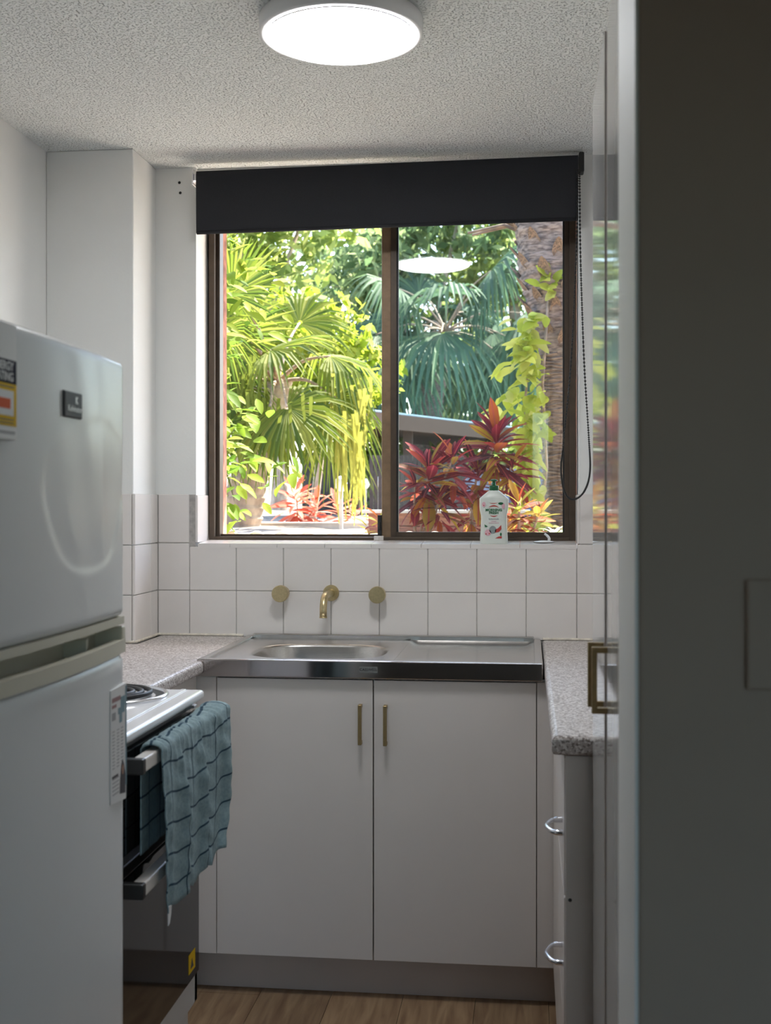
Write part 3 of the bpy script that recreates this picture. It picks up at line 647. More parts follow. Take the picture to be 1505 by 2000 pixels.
# ------------------------------------------------------------------ stove
sv = root('stove', 'white freestanding electric stove with dark glass oven doors', 'stove', (-1.0, 2.24, 0))
CY0, CY1, XS = 1.955, 2.520, -0.702
box('body', (-1.32, XS-0.02, CY0, CY1, 0.02, 0.898), 'stove', sv, 0.003)
box('plinth', (-1.30, -0.735, CY0+0.01, CY1-0.01, 0.0, 0.24), 'stove', sv)
box('front_frame', [(XS-0.02, XS, CY0, CY0+0.035, 0.262, 0.893), (XS-0.02, XS, CY1-0.022, CY1, 0.262, 0.893), (XS-0.02, XS, CY0, CY1, 0.262, 0.332)], 'stove', sv, 0.002)
box('hob', (-1.32, -0.686, CY0-0.002, CY1+0.002, 0.904, 0.924), 'enamel', sv, 0.008, 4)
box('hob_ridge', [(-0.734, -0.722, CY0+0.01, CY1-0.01, 0.922, 0.9262)], 'enamel', sv, 0.002)
def ringm(name, c, R, r, z, m, parent): 
    V, F = [], []; n1, n2 = 48, 8
    for i in range(n1):
        a = 2*PI*i/n1
        for k in range(n2):
            b = 2*PI*k/n2; V.append((c[0]+(R+r*math.cos(b))*math.cos(a), c[1]+(R+r*math.cos(b))*math.sin(a), z+r*math.sin(b)))
    for i in range(n1):
        for k in range(n2): F.append((i*n2+k, ((i+1) % n1)*n2+k, ((i+1) % n1)*n2+(k+1) % n2, i*n2+(k+1) % n2))
    return link(name, V, F, m, parent, True)
for (c, R, lab) in (((-0.862, 2.405), 0.110, 'front'), ((-1.14, 2.39), 0.078, 'rear'), ((-0.862, 2.11), 0.078, 'near'), ((-1.14, 2.10), 0.098, 'back')):
    e = ringm('trim_ring', c, R+0.012, 0.0055, 0.926, 'chrome', sv)
    lathe('drip_bowl', [(R+0.008, 0.9265), (R-0.01, 0.924), (0.02, 0.9225), (0.0, 0.9225)], (c[0], c[1], 0), (0, 0, 1), 'coil', e, 40)
    turns = 4.6; pts = []
    for k in range(150):
        t = k/149; a = t*turns*2*PI; rr = 0.018+(R-0.010-0.018)*t; pts.append((c[0]+rr*math.cos(a), c[1]+rr*math.sin(a), 0.932))
    V, F = tube_mesh(pts, 0.0050, 8); link('coil_element', V, F, 'coil', e, True)
ud = box('grill_door', (XS-0.004, XS+0.010, CY0+0.036, CY1-0.022, 0.672, 0.890), 'ovglass', sv, 0.002)
od = box('oven_door', (XS-0.004, XS+0.010, CY0+0.036, CY1-0.022, 0.333, 0.668), 'ovglass', sv, 0.002)
def stove_handle(parent, z):
    h = box('door_handle', (-0.671, -0.648, CY0+0.045, CY1-0.03, z-0.012, z+0.012), 'hand', parent, 0.003)
    for ya in (CY0+0.028, CY1-0.032): box('end_cap', (-0.708, -0.6465, ya, ya+0.018, z-0.0135, z+0.0135), 'black', h, 0.003)
stove_handle(ud, 0.874); stove_handle(od, 0.662)
stk = poly('yellow_sticker', rect(2.418, 2.466, 0.352, 0.392), '+X', XS+0.010, 0.0006, 'yellow', od); tag(stk, 'small yellow warning sticker')
poly('sticker_mark', [(2.430, 0.360), (2.452, 0.360), (2.441, 0.380)], '+X', XS+0.0107, 0.0004, 'dark', stk)

# ---- tea towel over the handle
tw = root('tea_towel', 'teal checked tea towel hanging over the stove handle', 'tea towel', (-0.655, 2.26, 0.58))
ny, ns = 90, 70; V, F, U = [], [], []
for i in range(ny+1):
    t = i/ny; y = 2.068+0.410*t
    hem = 0.600-0.012*math.sin(t*PI)+0.02*t+0.006*math.sin(t*23); bh = 0.70
    zt = 0.8875+0.008*sst((t-0.7)/0.3); Lb, Lf = zt-bh, zt-hem; arc = 0.05; tot = Lb+arc+Lf
    for j in range(ns+1):
        s = tot*j/ns; nx_, yy = 0.0, y
        if s < Lb: x = -0.6785; z = bh+s; drop = (Lb-s)
        elif s < Lb+arc: a = PI*(s-Lb)/arc; x = -0.6595-0.019*math.cos(a); z = zt+0.011*math.sin(a); drop = 0.0
        else: x = -0.6405; z = zt-(s-Lb-arc); drop = s-Lb-arc
        amp = min(1.0, drop/0.10)
        wv = math.sin(y*95+3*z)*0.5+math.sin(y*47+1.3+6*z)*0.7+math.sin(y*150+9*z)*0.22
        f = 0.0075*amp*wv + 0.0014*math.sin(y*230+z*20)*(1-0.5*amp) + 0.0012*math.sin(z*130+y*60)
        if s > Lb+arc: x += 0.006*amp+abs(f)*0.4+f*0.75+0.020*sst((t-0.55)/0.45)*(1-0.35*min(1, drop/0.25)); yy = y+0.012*amp*(math.sin(z*19)*0.25)-0.045*sst((t-0.6)/0.4)*sst((drop-0.16)/0.16)
        elif s < Lb: x += -abs(f)*0.15
        else: x += 0.020*sst((t-0.55)/0.45)*(0.5-0.5*math.cos(PI*(s-Lb)/arc)); z += 0.0026*math.sin(y*210+2*math.sin(y*60))
        V.append((x, yy, z)); U.append((t, j/ns))
q = ns+1
for i in range(ny):
    for j in range(ns): a = i*q+j; F.append((a, a+1, a+q+1, a+q))
cloth = link('cloth', V, F, 'towel', tw, True, uvs=U)
sm = cloth.modifiers.new('thick', 'SOLIDIFY'); sm.thickness = 0.0022; sm.offset = 0.0
tag(poly('care_tag', [(2.082, 0.606), (2.104, 0.604), (2.101, 0.590), (2.092, 0.574), (2.083, 0.572)], '+X', -0.634, 0.0012, 'white', tw), 'small white care tag')

# ------------------------------------------------------------------ bottle and hook on the sill
bo = root('dish_soap_bottle', 'white dishwashing liquid bottle with green cap on the window sill', 'bottle', (-0.106, 3.812, 1.1955))
k_ = 3.812/2360*1.0
prof = [(0.000, 0.0415), (0.003, 0.0435), (0.018, 0.0435), (0.050, 0.0412), (0.078, 0.0402), (0.092, 0.0408), (0.105, 0.0440), (0.118, 0.0452), (0.139, 0.0452), (0.1425, 0.0448), (0.1440, 0.0435), (0.150, 0.0370), (0.158, 0.0275), (0.165, 0.0190), (0.1665, 0.0165), (0.168, 0.0150)]
V, F = [], []; n = 48; yc = 3.812
for z, hw in prof:
    dp = 0.0235*min(1.0, hw/0.040)**0.6 if hw > 0.016 else 0.0145
    for k in range(n):
        a, b = sup(2*PI*k/n, hw, dp, 0.55); V.append((-0.106+a, yc+b, 1.1955+z))
for i in range(len(prof)-1):
    for k in range(n): F.append((i*n+k, i*n+(k+1) % n, (i+1)*n+(k+1) % n, (i+1)*n+k))
F.append(tuple(reversed(range(n)))); F.append(tuple(range((len(prof)-1)*n, len(prof)*n)))
bb = link('bottle_body', V, F, 'bottle', bo, True)
cap = lathe('cap', [(0.0142, 0.167), (0.0148, 0.169), (0.0148, 0.181), (0.0138, 0.183), (0.0058, 0.184), (0.0054, 0.195), (0.0060, 0.1965), (0.0112, 0.1975), (0.0115, 0.2005), (0.006, 0.203), (0.0, 0.2035)], (-0.106, yc, 1.1955), (0, 0, 1), 'green', bo, 24)
yf = yc-0.0243; X0, Z0 = -0.106, 1.1955
text('label_lettering', 'MORNING', 0.0108, (X0, yf, Z0+0.1065), '-Y', 'greenp', bb, bold=0.0004)
text('label_lettering', 'FRESH', 0.0108, (X0, yf, Z0+0.0975), '-Y', 'greenp', bb, bold=0.0004)
text('label_lettering', 'botanicals', 0.0080, (X0, yf, Z0+0.0790), '-Y', 'greyp', bb)
for k, (wd, zz) in enumerate(((0.008, 0.0705), (0.016, 0.0655))): poly('label_lettering', rect(X0-wd, X0+wd, Z0+zz, Z0+zz+0.0016), '-Y', yf+0.0002, 0.0004, 'pinkp', bb)
def lens(x0, x1, z, h, up=1): 
    return [(x0+(x1-x0)*k/8, z+up*h*math.sin(PI*k/8)) for k in range(9)]+[(x1+(x0-x1)*k/8, z+up*h*0.45*math.sin(PI*k/8)) for k in range(1, 8)]
P = lambda nm, pts, m_: poly(nm, pts, '-Y', yf+0.0002, 0.0004, m_, bb)
P('label_print', lens(X0-0.015, X0+0.013, Z0+0.130, 0.004, -1), 'redp'); P('label_print', lens(X0-0.017, X0+0.017, Z0+0.1145, 0.0075), 'redp'); P('label_print', lens(X0-0.013, X0+0.013, Z0+0.091, 0.006, -1), 'redp')
for (x, z, a, b, m_) in ((-0.031, 0.124, 0.006, 0.008, 'pinkp'), (-0.031, 0.121, 0.0018, 0.0018, 'redp'), (0.030, 0.119, 0.005, 0.009, 'pinkp'), (0.022, 0.127, 0.008, 0.004, 'greenp'),
                         (-0.003, 0.045, 0.011, 0.012, 'greyp'), (-0.018, 0.036, 0.010, 0.010, 'pinkp'), (-0.014, 0.033, 0.002, 0.002, 'redp'), (-0.024, 0.032, 0.002, 0.002, 'redp'), (0.022, 0.031, 0.003, 0.005, 'greenp')):
    poly('label_print', disc(X0+x, Z0+z, a, b), '-Y', yf+0.0002-(0.0003 if m_ == 'redp' else 0), 0.0004, m_, bb)
P('label_print', [(X0+0.004, Z0+0.036), (X0+0.016, Z0+0.038), (X0+0.024, Z0+0.047), (X0+0.023, Z0+0.060), (X0+0.014, Z0+0.050), (X0+0.004, Z0+0.045)], 'redp')
P('label_print', [(X0-0.029, Z0+0.062), (X0-0.018, Z0+0.055), (X0-0.027, Z0+0.053)], 'greenp'); P('label_print', [(X0+0.004, Z0+0.018), (X0+0.025, Z0+0.018), (X0+0.025, Z0+0.025), (X0+0.015, Z0+0.024)], 'redp')
hk = root('plastic_hook', 'white plastic hook lying on the window sill', 'hook', (0.052, 3.862, 1.2005))
lathe('base', [(0.0, 0.0055), (0.012, 0.005), (0.030, 0.0025), (0.034, 0.0), (0.0, 0.0)], (0.050, 3.850, 1.2005), (0, 0, 1), 'white', hk, 28)
tube('hook_arm', bez([(0.066, 3.850, 1.203), (0.066, 3.850, 1.214), (0.058, 3.850, 1.223), (0.052, 3.850, 1.227)], 6), [0.0045]*6+[0.004]*6+[0.0035]*7, 'white', hk, 10)

# ------------------------------------------------------------------ garden
gx, gy = 40, 40; V, F = [], []
def gz(x, y): return 1.10+0.05*sst((y-4.1)/2.5)+0.05*sst((y-7)/4)+0.012*math.sin(x*3.1+y*1.7)+0.01*math.sin(x*7.3-y*2.9)
ysq = [4.11+(60-4.11)*(j/gy)**2 for j in range(gy+1)]
for i in range(gx+1):
    for y in ysq: x = (-1+2*i/gx)*(4+0.5*(y-4)); V.append((x, y, gz(x, y)))
for i in range(gx):
    for j in range(gy): a = i*(gy+1)+j; F.append((a, a+gy+1, a+gy+2, a+1))
tag(link('ground', V, F, 'soil', None, True), 'mulched garden ground outside', kind='structure')

M['pave'] = mat('pale_bounce_concrete', (0.68, 0.68, 0.66), 0.8, noise=0.06, nscale=8, bump=0.2, bscale=60)
tag(box('bounce_slab', (-3.0, 2.6, 4.115, 4.62, 1.02, 1.128), 'pave', bevel=0.004), 'added unseen concrete slab bouncing sunlight up to the ceiling', kind='structure')  # added out of view to bounce sun onto the ceiling

def leaf_mesh(name, m, wd, fold=0.25, bend=0.15, tipw=0.5):
    """unit-length leaf along +Y, normal +Z"""
    secs = [(0.0, 0.06), (0.18, 0.55*wd*1.2), (0.42, wd), (0.70, wd*0.85*(0.6+tipw*0.6)), (0.90, wd*0.42), (1.0, 0.01)]
    V, F = [], []
    for y, w_ in secs:
        z = -bend*y*y; hw = w_/2; V += [(-hw, y, z+fold*hw), (0, y, z), (hw, y, z+fold*hw)]
    for i in range(len(secs)-1):
        a = i*3; F += [(a, a+1, a+4, a+3), (a+1, a+2, a+5, a+4)]
    me = bpy.data.meshes.new(name); me.from_pydata(V, [], F); me.polygons.foreach_set('use_smooth', [True]*len(F)); me.materials.append(M[m]); return me
def put_leaf(me, parent, pos, d, up, L, name='leaf'):
    d = Vector(d).normalized(); up = Vector(up); x = d.cross(up)
    if x.length < 1e-4: x = Vector((1, 0, 0))
    x.normalize(); z = x.cross(d)
    R = Matrix((x, d, z)).transposed().to_4x4()
    o = bpy.data.objects.new(name, me); COL.objects.link(o); o.parent = parent
    o.matrix_basis = Matrix.Translation(Vector(pos)-W[parent.name]) @ R @ Matrix.Scale(L, 4); return o
rnd = random.uniform

# climber at the left edge of the window
LM = [leaf_mesh('climber_leaf', 'lf_creep', 0.46), leaf_mesh('climber_leaf', 'lf_creep', 0.52, 0.35, 0.3)]
cw = root('climbing_shrub', 'leafy green climber growing up the left edge of the window', 'shrub', (-1.22, 4.62, gz(-1.22, 4.62)))
for k in range(5):
    x0 = -1.25+rnd(-.06, .08); pts = [(x0+0.05*math.sin(3*t+k), 4.62+0.08*math.sin(2.2*t+k*2), 1.10+1.5*t) for t in [i/8 for i in range(9)]]
    tube('stem', pts, 0.006, 'stem', cw, 6)
for k in range(290):
    z = 1.12+1.38*random.random(); reach = 0.10+0.075*math.sin(z*9+1)+0.05*math.sin(z*23)
    x = -1.25+abs(random.gauss(0, 0.62))*reach*1.25+0.02; y = 4.55+rnd(-.15, .25)
    put_leaf(random.choice(LM), cw, (x, y, z), (rnd(0.1, 1), rnd(-1, .3), rnd(-.5, .5)), (rnd(-.4, .4), rnd(-.8, .1), 1), rnd(0.052, 0.10))

# fan palms
def frond(parent, base, hub, d, nrm, L, m, droop=0.25, nseg=34, span=2.2, petm='stem', hang=0.0):
    d = Vector(d).normalized(); nrm = Vector(nrm); sx = d.cross(nrm).normalized(); nrm = sx.cross(d); hub = Vector(hub)
    V, F = [], []
    fr_ = [0.05, 0.3, 0.55, 0.75, 0.9, 1.0]
    for k in range(nseg):
        th = -span+2*span*(k+0.5)/nseg; dth = span/nseg; Lk = L*(0.72+0.28*math.cos(th*0.6))*rnd(0.9, 1.08); dr = droop*rnd(0.7, 1.4); b0 = len(V)
        hk_ = hang*rnd(0.3, 1.2)
        for f in fr_:
            r = f*Lk; wd = dth*min(f, 0.62)*Lk*1.02*(1.0 if f <= 0.55 else max(0.06, (1-f)/0.45))
            c = hub + (d*math.cos(th)+sx*math.sin(th))*r*(1-0.10*dr*f*f) + nrm*0.10*L*math.cos(th*2)*f*f
            fall = dr*L*f**2.6 + (hk_*L*max(0, f-0.55)**1.0 if hang else 0)
            c = c + Vector((0, 0, -fall))
            side = (-d*math.sin(th)+sx*math.cos(th))
            V += [tuple(c-side*wd+nrm*wd*0.5), tuple(c), tuple(c+side*wd+nrm*wd*0.5)]
        for i in range(len(fr_)-1):
            a = b0+i*3; F += [(a, a+1, a+4, a+3), (a+1, a+2, a+5, a+4)]
    o = link('frond', V, F, m, parent, False, origin=tuple(hub))
    if base is not None:
        b = Vector(base); mid = (b+hub)/2+Vector((0, 0, 0.12*(hub-b).length)); pts = bez([b, mid, hub], 6)
        tube('leaf_stalk', pts, [0.016-0.009*i/(len(pts)-1) for i in range(len(pts))], petm, o, 6)
    return o
def palm_trunk(parent, pts, rad, m, n=18, rough=0.06, ringf=0.05):
    P_ = bez(pts, 30); V, F = [], []; s = 0.0; last = P_[0]
    for i, p in enumerate(P_):
        s += (p-last).length; last = p; t = i/(len(P_)-1)
        R = rad(t)*(1+rough*(((s/ringf) % 1.0)-0.5)*2)
        for k in range(n):
            a = 2*PI*k/n; rr = R*(1+0.05*math.sin(5*a+s*9)+0.03*random.random()); V.append((p.x+rr*math.cos(a), p.y+rr*math.sin(a), p.z))
    for i in range(len(P_)-1):
        for k in range(n): F.append((i*n+k, i*n+(k+1) % n, (i+1)*n+(k+1) % n, (i+1)*n+k))
    return link('trunk', V, F, m, parent, True)

pa = root('fan_palm', 'sunlit drooping fan palm in the left half of the window', 'palm', (-1.93, 8.0, gz(-1.93, 8)))
palm_trunk(pa, [(-1.95, 8.0, 1.10), (-1.90, 8.02, 1.40), (-1.80, 8.05, 1.75), (-1.70, 8.1, 2.15)], lambda t: 0.15-0.04*t, 'trunkg', ringf=0.07)
crown = Vector((-1.70, 8.1, 2.15))
spec = [((-1.79, 7.2, 2.60), (0.32, 0.0, 1.0), (0.75, -0.6, -0.2), 0.42, 0.06, 0.0), ((-1.83, 7.1, 2.36), (0.9, -0.1, 0.35), (-0.1, -1.0, 0.2), 0.30, 0.25, 0.3),
        ((-1.93, 7.75, 2.42), (0.30, 0.1, 1.0), (0.2, -1, 0.2), 0.46, 0.10, 0.0), ((-1.98, 7.7, 2.33), (1.0, -0.2, 0.25), (0.0, -1.0, 0.35), 0.42, 0.35, 0.4),
        ((-1.66, 7.7, 2.32), (1.0, 0.1, 0.32), (-0.3, -0.35, 1.0), 0.50, 0.20, 0.3), ((-1.50, 7.45, 1.93), (0.85, -0.3, -0.35), (0.15, -0.9, 0.6), 0.48, 0.22, 0.3),
        ((-1.62, 7.5, 1.90), (-0.1, -0.5, -0.9), (0.2, -0.8, 0.5), 0.40, 0.30, 0.5), ((-1.30, 7.9, 2.30), (1.0, 0.4, -0.1), (0.0, -0.4, 1.0), 0.46, 0.45, 0.9),
        ((-1.25, 7.8, 2.02), (0.9, -0.2, -0.6), (0.3, -0.7, 0.7), 0.42, 0.40, 1.0), ((-2.05, 7.8, 2.05), (-0.2, -0.6, -0.9), (-0.1, -0.9, 0.3), 0.46, 0.40, 0.9),
        ((-2.10, 8.2, 2.60), (-0.4, 0.2, 0.9), (-0.2, -0.9, 0.3), 0.50, 0.20, 0.2), ((-1.60, 8.4, 2.60), (0.3, 0.5, 0.8), (0.1, -0.6, 0.7), 0.46, 0.25, 0.2),
        ((-1.90, 7.7, 2.10), (0.1, -0.7, -0.6), (0.1, -0.6, 0.8), 0.44, 0.40, 1.0), ((-1.40, 8.3, 1.85), (0.8, 0.3, -0.6), (0.2, -0.5, 0.8), 0.42, 0.40, 0.8),
        ((-2.20, 7.9, 1.80), (-0.5, -0.4, -0.8), (0, -0.9, 0.3), 0.40, 0.4, 0.8)]
for h_, d_, n_, L_, dr, hg in spec: frond(pa, crown, h_, d_, n_, L_, 'lf_palm', dr, 34, 2.1, 'stem', hg)
def strands(parent, x0, x1, y, z0, z1, n, m):
    for k in range(n):
        x = rnd(x0, x1); zt = z1+rnd(-.08, .08); zb = z0+rnd(-.10, .10); yy = y+rnd(-.15, .15); sw_ = rnd(-.06, .06); V, F = [], []
        for i in range(6):
            t = i/5; c = (x+sw_*t*t+0.015*math.sin(4*t+k), yy, zt+(zb-zt)*t); wd = 0.011*(1-0.75*t)
            V += [(c[0]-wd, c[1]-wd*0.4, c[2]), (c[0]+wd, c[1]+wd*0.4, c[2])]
        for i in range(5): F.append((i*2, i*2+1, i*2+3, i*2+2))
        link('leaf_strip', V, F, m, parent)
strands(pa, -1.22, -1.05, 7.7, 1.28, 1.85, 22, 'lf_dry'); strands(pa, -2.02, -1.70, 7.6, 1.70, 2.20, 30, 'lf_palm'); strands(pa, -1.30, -1.0, 7.8, 1.75, 2.10, 18, 'lf_dry'); strands(pa, -1.75, -1.35, 7.5, 1.55, 1.95, 20, 'lf_palm')

pb = root('fan_palm', 'blue-green fan palm in shade beyond the pavilion roof', 'palm', (-1.25, 15.5, gz(-1.25, 15.5)))
palm_trunk(pb, [(-1.35, 15.5, 1.15), (-1.33, 15.5, 2.0), (-1.25, 15.5, 2.8), (-1.10, 15.5, 3.4)], lambda t: 0.22-0.05*t, 'trunk', ringf=0.09)
cb = Vector((-1.05, 15.5, 3.55))
for k in range(22):
    a = 2*PI*k/22*1.618*3; el = rnd(-0.75, 0.9); rr = rnd(0.65, 1.05)
    hp = cb+Vector((math.cos(a)*rr, math.sin(a)*rr*0.8, el*0.75))
    dd = Vector((math.cos(a), math.sin(a)*0.6-0.3, el-0.35)); frond(pb, cb, hp, dd, (0.2*math.cos(a), -0.7, 0.8), rnd(0.75, 1.0), 'lf_palmb', 0.45, 30, 1.9, 'stem', 0.55)

# palm trunk with a vine, right edge
pt = root('palm_tree', 'rough brown palm trunk at the right edge of the window', 'palm', (0.185, 6.0, gz(0.185, 6)))
palm_trunk(pt, [(0.205, 6.0, 1.10), (0.19, 6.0, 1.5), (0.175, 6.0, 2.0), (0.15, 6.0, 2.45), (0.13, 6.0, 2.95)], lambda t: 0.115+0.015*t+0.075*sst((t-0.55)/0.3), 'trunk', 22, 0.05, 0.042)
BM = leaf_mesh('leaf_base', 'boot', 0.5, 0.5, -0.25)
for k in range(70):
    z = 2.05+0.85*k/70; a = k*2.4; R = 0.12+0.075*sst((z-2.12)/0.35); c = Vector((0.165-0.04*(z-2)/0.9, 6.0, z))
    put_leaf(BM, pt, c+Vector((math.cos(a), math.sin(a), 0))*R*0.82, (math.cos(a)*0.55, math.sin(a)*0.55, 1), (math.cos(a), math.sin(a), 0.1), rnd(0.10, 0.15), 'leaf_base')
for k in range(46):
    z = 1.12+0.95*k/46; V, F = [], []; nn = 14; a0 = PI*1.0+rnd(-.5, .5); aw = rnd(1.2, 2.2)   # raised scar ridges facing the house
    c = (0.205-0.045*(z-1.1), 6.0); R = 0.121
    for i in range(nn+1):
        a = a0+aw*i/nn; zz = z+0.006*math.sin(a*4+k)
        for (dr, dz) in ((-0.006, -0.008), (0.009, 0.0), (-0.006, 0.009)): V.append((c[0]+(R+dr)*math.cos(a), c[1]+(R+dr)*math.sin(a), zz+dz))
    for i in range(nn):
        for j in range(2): F.append((i*3+j, i*3+3+j, i*3+4+j, i*3+1+j))
    link('bark_ridge', V, F, 'trunk', pt)
for k in range(6):
    a = rnd(2.2, 5.2); c = Vector((0.12, 6.0, 2.6)); tube('old_stalk', [c, c+Vector((math.cos(a)*.25, math.sin(a)*.25, .12)), c+Vector((math.cos(a)*.45, math.sin(a)*.45, .1))], [0.014, 0.01, 0.006], 'boot', pt, 6)
VM = [leaf_mesh('vine_leaf', 'lf_vine', 0.55), leaf_mesh('vine_leaf', 'lf_vine', 0.42, 0.3, 0.4)]
vn = root('trunk_vine', 'lime green vine climbing the palm trunk', 'vine', (0.06, 5.85, gz(0.06, 5.85)))
tube('stem', [(0.05, 5.87, 1.12), (0.09, 5.86, 1.5), (0.07, 5.86, 1.9), (0.10, 5.86, 2.35)], 0.007, 'stem', vn, 6)
tube('stem', [(0.01, 5.84, 1.12), (0.03, 5.83, 1.45), (-0.02, 5.82, 1.75), (0.02, 5.82, 2.15)], 0.006, 'stem', vn, 6)
for k in range(284):
    z = 1.16+1.06*random.random()**0.9; spread = 0.115*(0.65+0.45*math.sin(z*11+0.6))
    x = 0.005-0.01*(z-1.6)+random.gauss(0, 1)*spread*0.62
    if x > 0.11: x = 0.11-random.random()*0.1
    put_leaf(random.choice(VM), vn, (x, 5.82+rnd(-.08, .05), z), (rnd(-1, .6), rnd(-1, .2), rnd(-.9, .4)), (rnd(-.5, .5), rnd(-1, 0), 0.8), rnd(0.06, 0.115))
for k in range(16): put_leaf(VM[0], vn, (0.09+rnd(-.03, .05), 5.84, 2.36+rnd(-.06, .08)), (rnd(-1, .5), -.5, rnd(-.8, .6)), (0, -1, .6), rnd(0.05, 0.09))

# crotons
CM = {k: [leaf_mesh('croton_leaf', k, 0.24, 0.3, 0.22, 0.8), leaf_mesh('croton_leaf', k, 0.20, 0.2, 0.35, 0.7), leaf_mesh('croton_leaf', k, 0.28, 0.3, 0.12, 0.9)] for k in ('lf_crot', 'lf_croty', 'lf_cord')}
def croton(label, base, heads, m, name='croton', cat='croton', grp='crotons outside the window'):
    r = root(name, label, cat, base, grp)
    for (hx, hy, hz, R, nl) in heads:
        b = Vector(base); h = Vector((hx, hy, hz)); mid = b.lerp(h, 0.5)+Vector((rnd(-.02, .02), 0, 0)); pts = bez([b-Vector((0, 0, .02)), mid, h+Vector((0, 0, R*0.4))], 6)
        tube('stem', pts, [0.0085-0.004*i/(len(pts)-1) for i in range(len(pts))], 'stem', r, 6)
        for k in range(nl):
            a = k*2.39996; t = k/nl; el = -0.65+1.75*t+rnd(-.2, .2)
            d = Vector((math.cos(a)*math.cos(el), math.sin(a)*math.cos(el), math.sin(el)))
            put_leaf(random.choice(CM[m]), r, h+Vector((0, 0, (t-0.5)*R*0.9))+d*0.01, d, (rnd(-.3, .3), rnd(-.9, 0), 1.0), R*rnd(0.75, 1.2)*(1.05-0.25*t))
    return r
croton('red and orange croton just right of the window stile', (-0.49, 5.4, gz(-.49, 5.4)), [(-0.440, 5.4, 1.42, 0.175, 44), (-0.335, 5.42, 1.47, 0.15, 34), (-0.39, 5.36, 1.30, 0.13, 24), (-0.50, 5.38, 1.36, 0.12, 18)], 'lf_crot')
croton('tall dark red croton behind the soap bottle', (-0.27, 5.62, gz(-.27, 5.62)), [(-0.145, 5.62, 1.565, 0.185, 52), (-0.23, 5.60, 1.42, 0.16, 36), (-0.26, 5.58, 1.28, 0.13, 22), (-0.07, 5.62, 1.46, 0.13, 22)], 'lf_crot')
croton('yellow and red croton right of the soap bottle', (-0.03, 5.2, gz(-.03, 5.2)), [(-0.035, 5.2, 1.27, 0.14, 24), (0.045, 5.22, 1.235, 0.11, 20), (-0.085, 5.16, 1.22, 0.10, 14)], 'lf_croty')
croton('small scarlet croton at the foot of the window stile', (-0.655, 5.2, gz(-.655, 5.2)), [(-0.64, 5.2, 1.225, 0.10, 14), (-0.69, 5.2, 1.19, 0.085, 10)], 'lf_croty')
croton('red cordyline in the sun beyond the leaning palm trunk', (-1.66, 8.6, gz(-1.66, 8.6)), [(-1.66, 8.6, 1.32, 0.20, 34), (-1.52, 8.65, 1.25, 0.17, 24)], 'lf_cord', 'cordyline', 'cordyline', 'red cordylines in the garden')
croton('red cordyline beside the white garden lantern', (-1.40, 8.9, gz(-1.4, 8.9)), [(-1.40, 8.9, 1.24, 0.18, 24), (-1.30, 9.0, 1.20, 0.14, 16)], 'lf_cord', 'cordyline', 'cordyline', 'red cordylines in the garden')
SM = leaf_mesh('strap_leaf', 'lf_spider', 0.10, 0.3, 0.7)
sp = root('spider_plant', 'pale striped spider plant low at the right window edge', 'plant', (0.105, 4.95, gz(.105, 4.95)))
for k in range(30):
    a = k*2.4; put_leaf(SM, sp, (0.105, 4.95, 1.19), (math.cos(a), math.sin(a), rnd(0.1, 1.4)), (0, 0, 1), rnd(0.08, 0.12))
RM = leaf_mesh('bract', 'lf_redfl', 0.6, 0.2, 0.3)
rf = root('red_flower', 'scarlet bromeliad-like flowers low beside the spider plant', 'flower', (0.045, 4.9, gz(.045, 4.9)))
for k in range(26):
    a = k*2.4; put_leaf(RM, rf, (0.035+0.012*(k % 5), 4.9, 1.175), (math.cos(a), math.sin(a), rnd(0.0, 1.2)), (0, 0, 1), rnd(0.035, 0.06), 'bract')

# garden structures
pl = root('timber_planter', 'red-brown timber planter with its sunlit top coloured pale behind the crotons', 'planter', (-0.45, 6.7, gz(-.45, 6.7)))
for k, (z0, z1) in enumerate(((1.13, 1.20), (1.203, 1.272))): box('board', (-0.86, -0.02, 6.5, 6.525, z0, z1), 'timber', pl, 0.003)
box('board', (-0.86, -0.835, 6.525, 7.0, 1.13, 1.272), 'timber', pl, 0.003); box('board', (-0.045, -0.02, 6.525, 7.0, 1.13, 1.272), 'timber', pl, 0.003); box('board', (-0.86, -0.02, 7.0, 7.025, 1.13, 1.272), 'timber', pl, 0.003)
box('lit_cap_board', [(-0.89, 0.01, 6.47, 6.60, 1.272, 1.290)], 'cap', pl, 0.003); box('soil', (-0.835, -0.045, 6.525, 7.0, 1.12, 1.255), 'soil', pl)  # pale board colour stands in for sun on the planter top
ed = root('garden_edging', 'row of round concrete edging rings below the open window', 'edging', (-0.9, 4.7, gz(-.9, 4.7)))
for x in (-1.170, -1.068, -0.965, -0.860, -0.758, -0.660, -0.56, -0.46, -0.36):
    V, F = [], []; n1, n2 = 24, 8
    for i in range(n1):
        a = 2*PI*i/n1
        for k in range(n2):
            b = 2*PI*k/n2; V.append((x+(0.034+0.009*math.cos(b))*math.cos(a), 4.70+0.016*math.sin(b), 1.172+(0.034+0.009*math.cos(b))*math.sin(a)))
    for i in range(n1):
        for k in range(n2): F.append((i*n2+k, ((i+1) % n1)*n2+k, ((i+1) % n1)*n2+(k+1) % n2, i*n2+(k+1) % n2))
    link('edging_ring', V, F, 'terra', ed, True)
